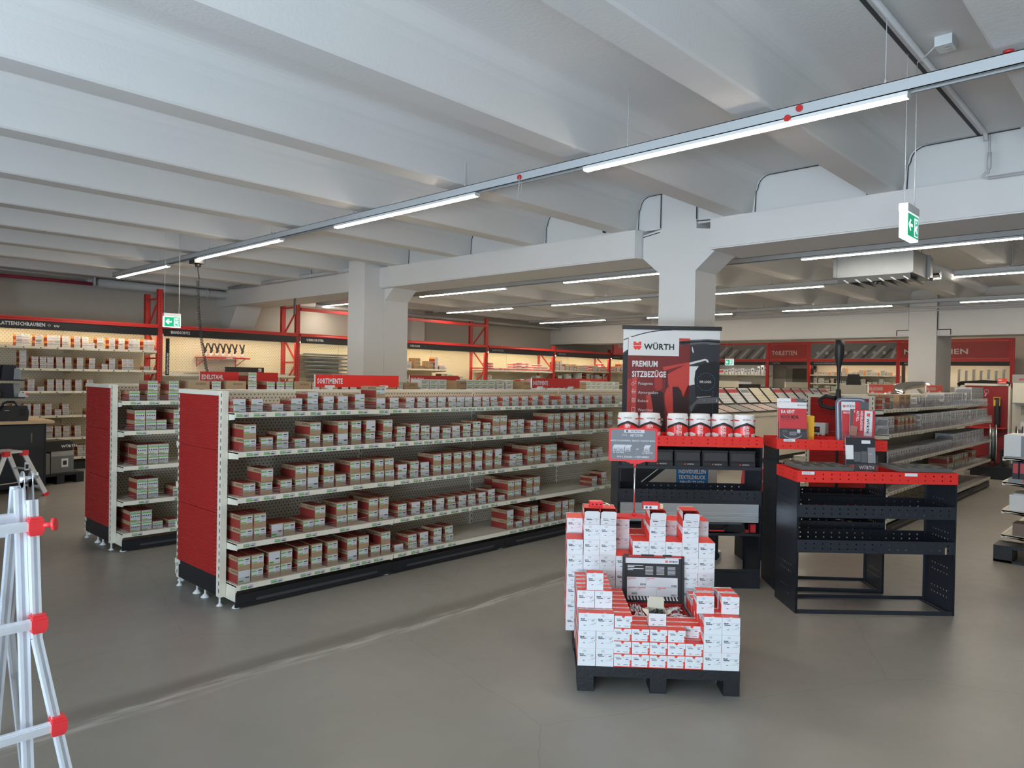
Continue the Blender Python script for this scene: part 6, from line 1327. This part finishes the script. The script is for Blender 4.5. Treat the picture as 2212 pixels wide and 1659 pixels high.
# ================================================================ HEATER UNDER THE CEILING
e = empty('air_heater', (9.0, 2.36, 2.76)); tag(e, 'galvanised air heater with louvres hung under the ribs at the right', 'heater')
MB().box((0, 0, .06), (.85, .85, .33), ZINC).box((-.012, -.01, .07), (.0, .03, .33), ZINC).box((-.012, .82, .07), (.0, .86, .33), ZINC).box((.6, -.03, .07), (.64, 0, .33), ZINC).build('casing', e)
MB().prism([(0, .06), (.04, .0), (.05, .0), (.02, .06)], lambda u, v, a: (u, a, v), .03, .82, ZINC).build('deflector_frame', e)
for k in range(6): MB().prism([(0, 0), (.10, -.075), (.115, -.072), (.03, 0)], lambda u, v, a: (a, .80-k*.13-u, .062+v), .02, .62, mat('louvre_grey', (.34, .35, .35), .45, .4)).build('louvre', e)
MB().cyl((.75, -.03, .12), (.75, -.10, .12), .012, BLKP, 8).cyl((.75, -.10, .12), (.75, -.11, .12), .045, CHROME, 16).box((.66, -.05, .04), (.72, -.01, .07), BLKP).build('valve', e)
m = MB().cyl((.1, .40, -.01), (.1, .40, .03), .02, BLKP, 8)
for a in (0, pi/2): m.bar((.1-.05*cos(a), .40-.05*sin(a), -.02), (.1+.05*cos(a), .40+.05*sin(a), -.02), .022, .02, BLKP)
m.build('knob', e)
for x, y in ((.1, .1), (.1, .75), (.75, .1), (.75, .75)): MB().cyl((x, y, .33), (x, y, .70), .005, ZINC, 6).build('hanger_rod', e)
o = MB().tube([(9.9, 2.5, 3.02), (11.2, 2.42, 3.02), (12.2, 2.38, 3.02), (12.45, 2.36, 3.0), (12.5, 2.30, 2.98)], .075, PIPEM, 12).build('duct_pipe'); tag(o, 'thick painted pipe under the ceiling behind the heater', 'pipe')
m = MB()
m.cyl((16.24, YR, 3.10), (16.24, YL, 3.10), .025, PIPEM, 8).cyl((16.26, YR, 3.04), (16.26, YL, 3.04), .014, PIPEM, 8)
o = m.build('ceiling_pipe'); tag(o, 'pair of thin pipes running along the top of the cream end beam', 'pipe')
# ================================================================ PIPES, JUNCTION BOX, CABLES
o = MB().tube([(-1.5, 1.175, 3.42), (6.20, 1.175, 3.425), (6.245, 1.172, 3.40), (6.25, 1.168, 3.36)], .016, PIPEM, 8).build('conduit'); tag(o, 'grey conduit running along the ceiling seam towards the girder, upper right', 'pipe')
e = empty('wall_conduit', (6.255, 1.15, 0)); tag(e, 'thin bent conduit with a sleeve on the girder face, right', 'pipe')
MB().tube([(0, .0, 3.40), (0, -.005, 3.26), (0, 0, 3.12)], .007, PIPEM, 6).tube([(0, 0, 3.13), (0, .03, 3.115), (0, .035, 3.095), (0, .01, 3.085), (0, -.05, 3.083)], .008, PIPEM, 6).build('cable', e)
MB().cyl((0, -.004, 3.15), (0, -.004, 3.27), .013, PIPEM, 8).build('sleeve', e); MB().cyl((0, 0, 3.083), (0, -1.6, 3.083), .012, PIPEM, 8).build('pipe', e)
o = MB().box((0, 0, -.055), (.115, .085, 0), mat('junction_box_grey', (.62, .66, .66), .5)).cyl((.03, .03, -.058), (.03, .03, -.055), .014, PIPEM, 12).cyl((.07, .03, -.058), (.07, .03, -.055), .014, PIPEM, 12).build('junction_box', None, (4.45, 1.0, ZC-.001)); tag(o, 'pale grey junction box on the ceiling at the upper right', 'junction box')
o = MB().tube([(4.46, 1.06, 3.43), (4.52, 1.14, 3.40), (4.66, 1.22, 3.43), (4.766, 1.25, 3.45)], .004, PIPEM, 6).build('junction_cable'); tag(o, 'short cable looping from the junction box to the exit sign cable', 'cable')
# spiral cable hanging from the near track
m = MB(); pts = []; N = 62
for k in range(N*8+1):
    t = k/(N*8); a = t*N*2*pi; pts.append((.16*t*t+.018*cos(a), .018*sin(a), -.22-1.28*t))
m.tube(pts, .0045, BLKP, 4); o = empty('spiral_cable', (3.95, 9.30, 2.96)); tag(o, 'black coiled power cable hanging from the near lamp track', 'cable')
m.build('coil', o); MB().tube([(0, 0, 0), (.0, 0, -.1), (.018, 0, -.22)], .006, BLKP, 6).build('lead', o); MB().box((-.07, -.06, -.03), (.07, .10, .02), BLKP).cyl((0, 0, -.07), (0, 0, -.03), .035, BLKP, 10).build('plug_adapter', o)
# large pipe along the left wall and red sprinkler pipe
o = MB().cyl((3.9, 13.55, 3.02), (8.2, 13.55, 3.02), .075, PIPEM, 14).cyl((5.9, 13.55, 3.02), (5.95, 13.55, 3.02), .085, PIPEM, 14).build('wall_pipe'); tag(o, 'thick pale pipe along the top of the left wall', 'pipe')
o = MB().tube([(-1, 13.45, 2.98), (4.0, 13.45, 2.98)], .028, mat('dark_pink_pipe', (.32, .03, .07), .5), 8).build('sprinkler_pipe'); tag(o, 'dark red pipe under the ceiling at the far left', 'pipe')
o = MB().tube([(-1, 13.40, 3.07), (4.0, 13.40, 3.07)], .014, PIPEM, 8).box((3.96, 13.38, 2.95), (3.99, 13.5, 3.09), PIPEM).build('grey_conduit'); tag(o, 'thin grey conduit just above the dark red pipe', 'pipe')
o = MB().cyl((7.0, 13.55, 2.98), (20.9, 13.55, 2.98), .04, PIPEM, 10).build('rear_wall_pipe'); tag(o, 'painted pipe on the left wall behind the tall red rack beam', 'pipe')
o = MB().cyl((6.22, 9.2, 3.13), (6.22, 13.5, 3.13), .03, PIPEM, 8).tube([(6.22, 10.2, 3.13), (6.24, 10.1, 3.17), (6.26, 9.9, 3.2)], .012, PIPEM, 6).build('girder_pipe'); tag(o, 'pipe lying along the top of the girder, left of the tall column', 'pipe')
m = MB(); m.box((0, 0, -.26), (.012, .05, 0), ZINC)
for k in range(5): m.face([(-.001, .018, -.03-k*.05), (-.001, .032, -.03-k*.05), (-.001, .032, -.055-k*.05), (-.001, .018, -.055-k*.05)], JD)
o = m.build('perforated_bracket', None, (6.3, 11.0, 2.808)); tag(o, 'short perforated steel strip hanging below the girder', 'bracket')
o = MB().cyl((6.30, 4.66, 3.135), (6.33, 4.66, 3.135), .014, BLKP, 10).build('ceiling_plug', None); tag(o, 'small black plug above the girder left of the middle column', 'plug')
# pipes by the far left corner
o = MB().cyl((20.3, 13.7, 0), (20.3, 13.7, 3.3), .06, PIPEM, 10).cyl((20.7, 13.7, 0), (20.7, 13.7, 3.3), .04, PIPEM, 10).build('corner_pipe'); tag(o, 'pair of vertical painted pipes in the far corner', 'pipe')

# ================================================================ NEAR ALUMINIUM LADDER (left edge)
Rn = Vector((-1, 0, 0)); Ln = Vector((0, -1, 0))    # Rn: along the rungs, Ln: towards the camera
e = empty('folding_ladder', (.600, 2.643, 0)); tag(e, 'aluminium telescopic folding ladder with red rung clamps, nearest left edge', 'ladder')
lf = lambda r, l, z: Rn*r+Ln*l+Vector((0, 0, z))
WID = .40
def rail(nm, a, b, w_, t, mm=None):
    """open aluminium channel from a to b, w_ wide in the spread direction, t thick along the rungs"""
    d = (b-a).normalized(); s = d.cross(Rn).normalized(); c = (a+b)/2; L = (b-a).length/2; n = s.cross(d).normalized()
    m = MB().obox(c, (d, s, n), (L, w_/2, t*.18), mm or ALUL)
    for o_ in (-1, 1): m.obox(c+s*o_*(w_/2-.002), (d, s, n), (L, .002, t/2), mm or ALUL)
    for o_ in (-.25, .25): m.obox(c+s*o_*w_, (d, s, n), (L, .0012, t*.30), mm or ALUL)
    m.build(nm, e)
for r0, sg in ((0, 1), (WID, -1)):
    x = lambda v: r0-v*sg
    rail('inner_front_stile', lf(x(-.022), .012, 1.185), lf(x(-.022), .215, 0), .030, .026); rail('inner_rear_stile', lf(x(-.022), -.028, 1.185), lf(x(-.022), -.36, 0), .030, .026)
    rail('outer_stile', lf(x(.004), .052, 1.155), lf(x(.004), .118, .745), .036, .024); rail('outer_stile', lf(x(.004), .118, .745), lf(x(.125), .262, .0), .036, .024)
    rail('outer_stile', lf(x(.004), -.075, 1.12), lf(x(.004), -.225, .72), .036, .024); rail('outer_stile', lf(x(.004), -.225, .72), lf(x(.125), -.50, .0), .036, .024)
    h = MB(); HZ = 1.213
    for dx in (-.012, .010):
        h.cyl(lf(x(dx), 0, HZ), lf(x(dx+.004), 0, HZ), .026, SILV, 20)
        h.bar(lf(x(dx+.002), .004, HZ), lf(x(dx+.002), .020, HZ-.075), .034, .004, SILV, upv=(1, 0, 0)); h.bar(lf(x(dx+.002), -.006, HZ), lf(x(dx+.002), -.034, HZ-.07), .026, .004, SILV, upv=(1, 0, 0))
    h.cyl(lf(x(-.02), .0, HZ), lf(x(.018), .0, HZ), .010, SILV, 14).cyl(lf(x(.014), -.016, HZ+.008), lf(x(.034), -.016, HZ+.008), .010, SILV, 14)
    h.build('hinge', e)
    MB().cyl(lf(x(.014), .004, HZ-.004), lf(x(.017), .004, HZ-.004), .009, mat('hinge_badge', (.25, .42, .35), .4), 14).build('hinge_badge', e)
    k = MB()
    for z in (1.135, 1.118, 1.098, 1.082):
        for l in (.006, .022, -.044): k.cyl(lf(x(-.006), l, z), lf(x(-.001), l, z), .0032, CHROME, 8)
    k.build('rivet', e)
for z, l in ((1.079, .066), (.794, .112), (.491, .165), (.20, .222)):
    fl = max(0, (.745-z)/.745*.121)
    MB().bar(lf(-fl+.014, l+.016, z), lf(WID+fl-.014, l+.016, z), .024, .026, ALUL).bar(lf(-fl+.014, l+.016, z+.014), lf(WID+fl-.014, l+.016, z+.014), .010, .003, ALUL).bar(lf(-fl+.014, l+.029, z+.003), lf(WID+fl-.014, l+.029, z+.003), .003, .014, ALUL).build('rung', e)
    for r0, sg in ((-fl, 1), (WID+fl, -1)):
        m = MB()
        for hx, hy, hz in ((.019, .021, .022), (.016, .017, .028), (.021, .024, .014)): m.obox(lf(r0-.006*sg, l+.012, z), (X_, Y_, Z_), (hx, hy, hz), REDP)
        m.build('rung_clamp', e)
        if z > 1: MB().cyl(lf(r0-.02*sg, l+.026, z+.002), lf(r0-.045*sg, l+.042, z+.004), .008, REDP, 12).cyl(lf(r0-.045*sg, l+.042, z+.004), lf(r0-.053*sg, l+.047, z+.005), .021, REDP, 6).build('clamp_knob', e)
for z, l in ((1.10, .018), (1.04, -.075), (.78, -.155), (.50, -.235), (.22, -.31)): MB().bar(lf(.02, l, z), lf(WID-.02, l, z), .024, .026, ALUL).build('rear_rung', e)

# ================================================================ STEP LADDER, WORKBENCH, PALLET WITH GREY BOXES
e = empty('step_ladder', (2.02, 10.02, 0)); tag(e, 'low aluminium step ladder with red corner caps in front of workbench', 'step ladder')
SA = Vector((.92, .38, 0)).normalized(); SB = Vector((-.38, .92, 0)).normalized()
P3 = lambda a, b, z: tuple(SA*a+SB*b+Z_*z)
TP = .56
for b, b0 in ((.06, .0), (.34, .40)):
    MB().bar(P3(.10, b, TP), P3(-.16, b0, 0), .05, .02, ALUL, upv=tuple(SB)).build('leg', e); MB().bar(P3(.30, b, TP), P3(.56, b0, 0), .05, .02, ALUL, upv=tuple(SB)).build('leg', e)
    for a in (-.16, .56): MB().bar(P3(a, b0, 0), P3(a+(.02 if a < 0 else -.02), b0, .035), .06, .03, REDP, upv=tuple(SB)).build('foot', e)
MB().obox(P3(.20, .20, TP), (SA, SB, Z_), (.10, .17, .012), ALUL).build('platform', e)
for a, b in ((.09, .05), (.31, .05), (.09, .35), (.31, .35)): MB().obox(P3(a, b, TP-.015), (SA, SB, Z_), (.035, .03, .028), REDP).build('corner_cap', e)
for t in (.33, .66): MB().bar(P3(.10-.26*t, .05, TP*(1-t)), P3(.10-.26*t, .37, TP*(1-t)), .07, .02, ALUL).build('step', e)
for t in (.40, .80): MB().bar(P3(.30+.26*t, .03, TP*(1-t)), P3(.30+.26*t, .38, TP*(1-t)), .03, .02, ALUL).build('cross_bar', e)
MB().bar(P3(.0, .03, .20), P3(.40, .03, .20), .012, .012, CHROME).build('stay', e); MB().box((0, -.001, 0), (.05, 0, .10), PAPER).box((.01, -.002, .02), (.04, -.001, .07), INK).build('warning_sticker', e, P3(.265, -.02, .34))
e = empty('workbench', (.55, 10.62, 0)); tag(e, 'dark workbench with a wooden top and wire-fronted side, far left', 'workbench')
WB = 2.07
MB().box((0, 0, .06), (WB, .75, .86), BLK).box((.03, -.004, .10), (1.1, 0, .84), mat('bench_blue_black', (.012, .015, .028), .4)).box((1.22, -.006, .10), (2.04, 0, .84), mat('bench_door', (.022, .024, .028), .45)).build('cabinet', e)
MB().box((-.03, -.05, .86), (WB+.08, .80, .895), WOOD).build('wooden_top', e); m = MB()
for z in range(13): m.cyl((.06, -.02, .12+z*.058), (1.18, -.02, .12+z*.058), .003, CHROME, 5)
for x in range(5): m.cyl((.06+x*.28, -.024, .10), (.06+x*.28, -.024, .86), .003, CHROME, 5)
m.build('wire_front', e); MB().box((1.90, -.016, .62), (1.915, -.006, .74), CHROME).build('door_handle', e); MB().box((1.26, -.056, .845), (1.32, -.05, .885), PAPER).box((1.27, -.057, .85), (1.285, -.056, .875), INK).build('price_tag', e)
e = empty('tool_stand', (2.12, 10.9, .8955)); tag(e, 'black post stand with two trays of dark tools on the workbench', 'stand')
MB().box((-.04, -.02, 0), (.02, .04, .95), BLK).build('post', e)
for z in (.28, .50): MB().box((-.45, -.22, z), (.28, .10, z+.015), BLK).build('tray', e)
for k, (x, z, w_, h, a) in enumerate(((-.20, .516, .16, .17, .0), (.04, .516, .17, .18, .12), (.17, .516, .07, .14, -.5), (-.32, .516, .10, .12, .1), (.02, .296, .16, .17, 0), (.15, .296, .10, .17, .3), (-.30, .296, .14, .15, .2))):
    o = MB().prism([(0, 0), (w_, 0), (w_*.92, h), (w_*.1, h)], lambda u, v, y: (u, y, v), 0, .10, (BLKP, mat('bench_blue_black'), GREY)[k % 3]).build('tool_pack', None, (2.12+x, 10.9-.15, .8955+z), a*.5); tag(o, 'dark tool pack on the black post stand, %s' % ['upper tray centre', 'upper tray right', 'upper tray leaning right', 'upper tray far left', 'lower tray centre', 'lower tray right', 'lower tray left'][k], 'tool pack', 'tool packs on the black stand')
o = MB().lathe([(.0, 0), (.05, 0), (.055, .03), (.04, .08), (.02, .095), (0, .1)], BLKP, n=14).build('black_dome', None, (2.12-.02, 10.70, .8955+.296)); tag(o, 'small round black device on the lower tray of the stand', 'device')
o = MB().box((0, 0, 0), (.10, .06, .05), LABW).box((.08, -.001, .02), (.1, 0, .05), PRED).build('small_carton', None, (2.34, 10.72, .8955+.296)); tag(o, 'tiny pale box with red edge at the right end of the tray', 'box')
e = empty('battery_case', (2.13, 10.66, .8955)); tag(e, 'black boxy power unit with a carrying handle on the workbench', 'power unit')
MB().prism([(0, .0), (.30, .0), (.31, .10), (.29, .19), (.04, .18), (-.01, .08)], lambda u, v, a: (u, a, v), 0, .22, BLKP).build('body', e); MB().tube([(.04, .11, .16), (.06, .11, .215), (.10, .11, .235), (.17, .11, .235), (.20, .11, .20), (.20, .11, .17)], .014, BLKP, 8).build('handle', e)
MB().box((.05, -.002, .13), (.10, 0, .135), LABW).box((.21, -.004, .06), (.27, 0, .15), mat('vent_black', (.005, .005, .006), .6)).build('front_detail', e)
e = empty('pallet', (2.62, 11.05, 0), radians(14)); tag(e, 'black pallet with grey boxes on the floor beside the workbench', 'pallet')
MB().box((0, 0, .11), (.62, .8, .14), PBK).build('deck', e)
for x in (.0, .26, .52): MB().box((x, 0, 0), (x+.10, .8, .11), PBK).build('runner', e)
for k, (x, y, w_, h) in enumerate(((-.06, .08, .27, .27), (.235, .10, .30, .29))):
    a = radians(14); o = MB().box((0, 0, 0), (w_, .40, h), mat('grey_card', (.16, .165, .165), .6), {'+z': PLGR}).box((w_*.45, -.002, h*.25), (w_*.45+.09, 0, h*.65), PAPER).box((w_*.45+.02, -.003, h*.35), (w_*.45+.07, -.002, h*.55), INK).box((0, -.001, h*.78), (w_, 0, h), mat('grey_card_light', (.34, .34, .33), .6) if k else mat('grey_card')).build('grey_box', None, (2.62+x*cos(a)-y*sin(a), 11.05+x*sin(a)+y*cos(a), .1405), a); tag(o, 'grey carton with a white label on the black pallet, %s' % ('left one' if k == 0 else 'right one'), 'box', 'grey cartons beside the workbench')
a = radians(14); o = MB().box((0, 0, .0), (.56, .36, .12), BLKP).box((.02, .02, .12), (.54, .34, .135), BLKP).text('WÜRTH', (.40, -.002, .045), X_, Z_, .035, PAPER, 1.1, .03).build('black_carry_case', None, (2.56, 11.14, .435), a); tag(o, 'flat black carry case lying on top of the grey cartons', 'case')
for l, os_ in LABELS.items():
    if len(os_) > 1 and not all(o.get('group') for o in os_): print('DUP', len(os_), l)
print('objects', len(bpy.data.objects), 'unique labels', len(LABELS))
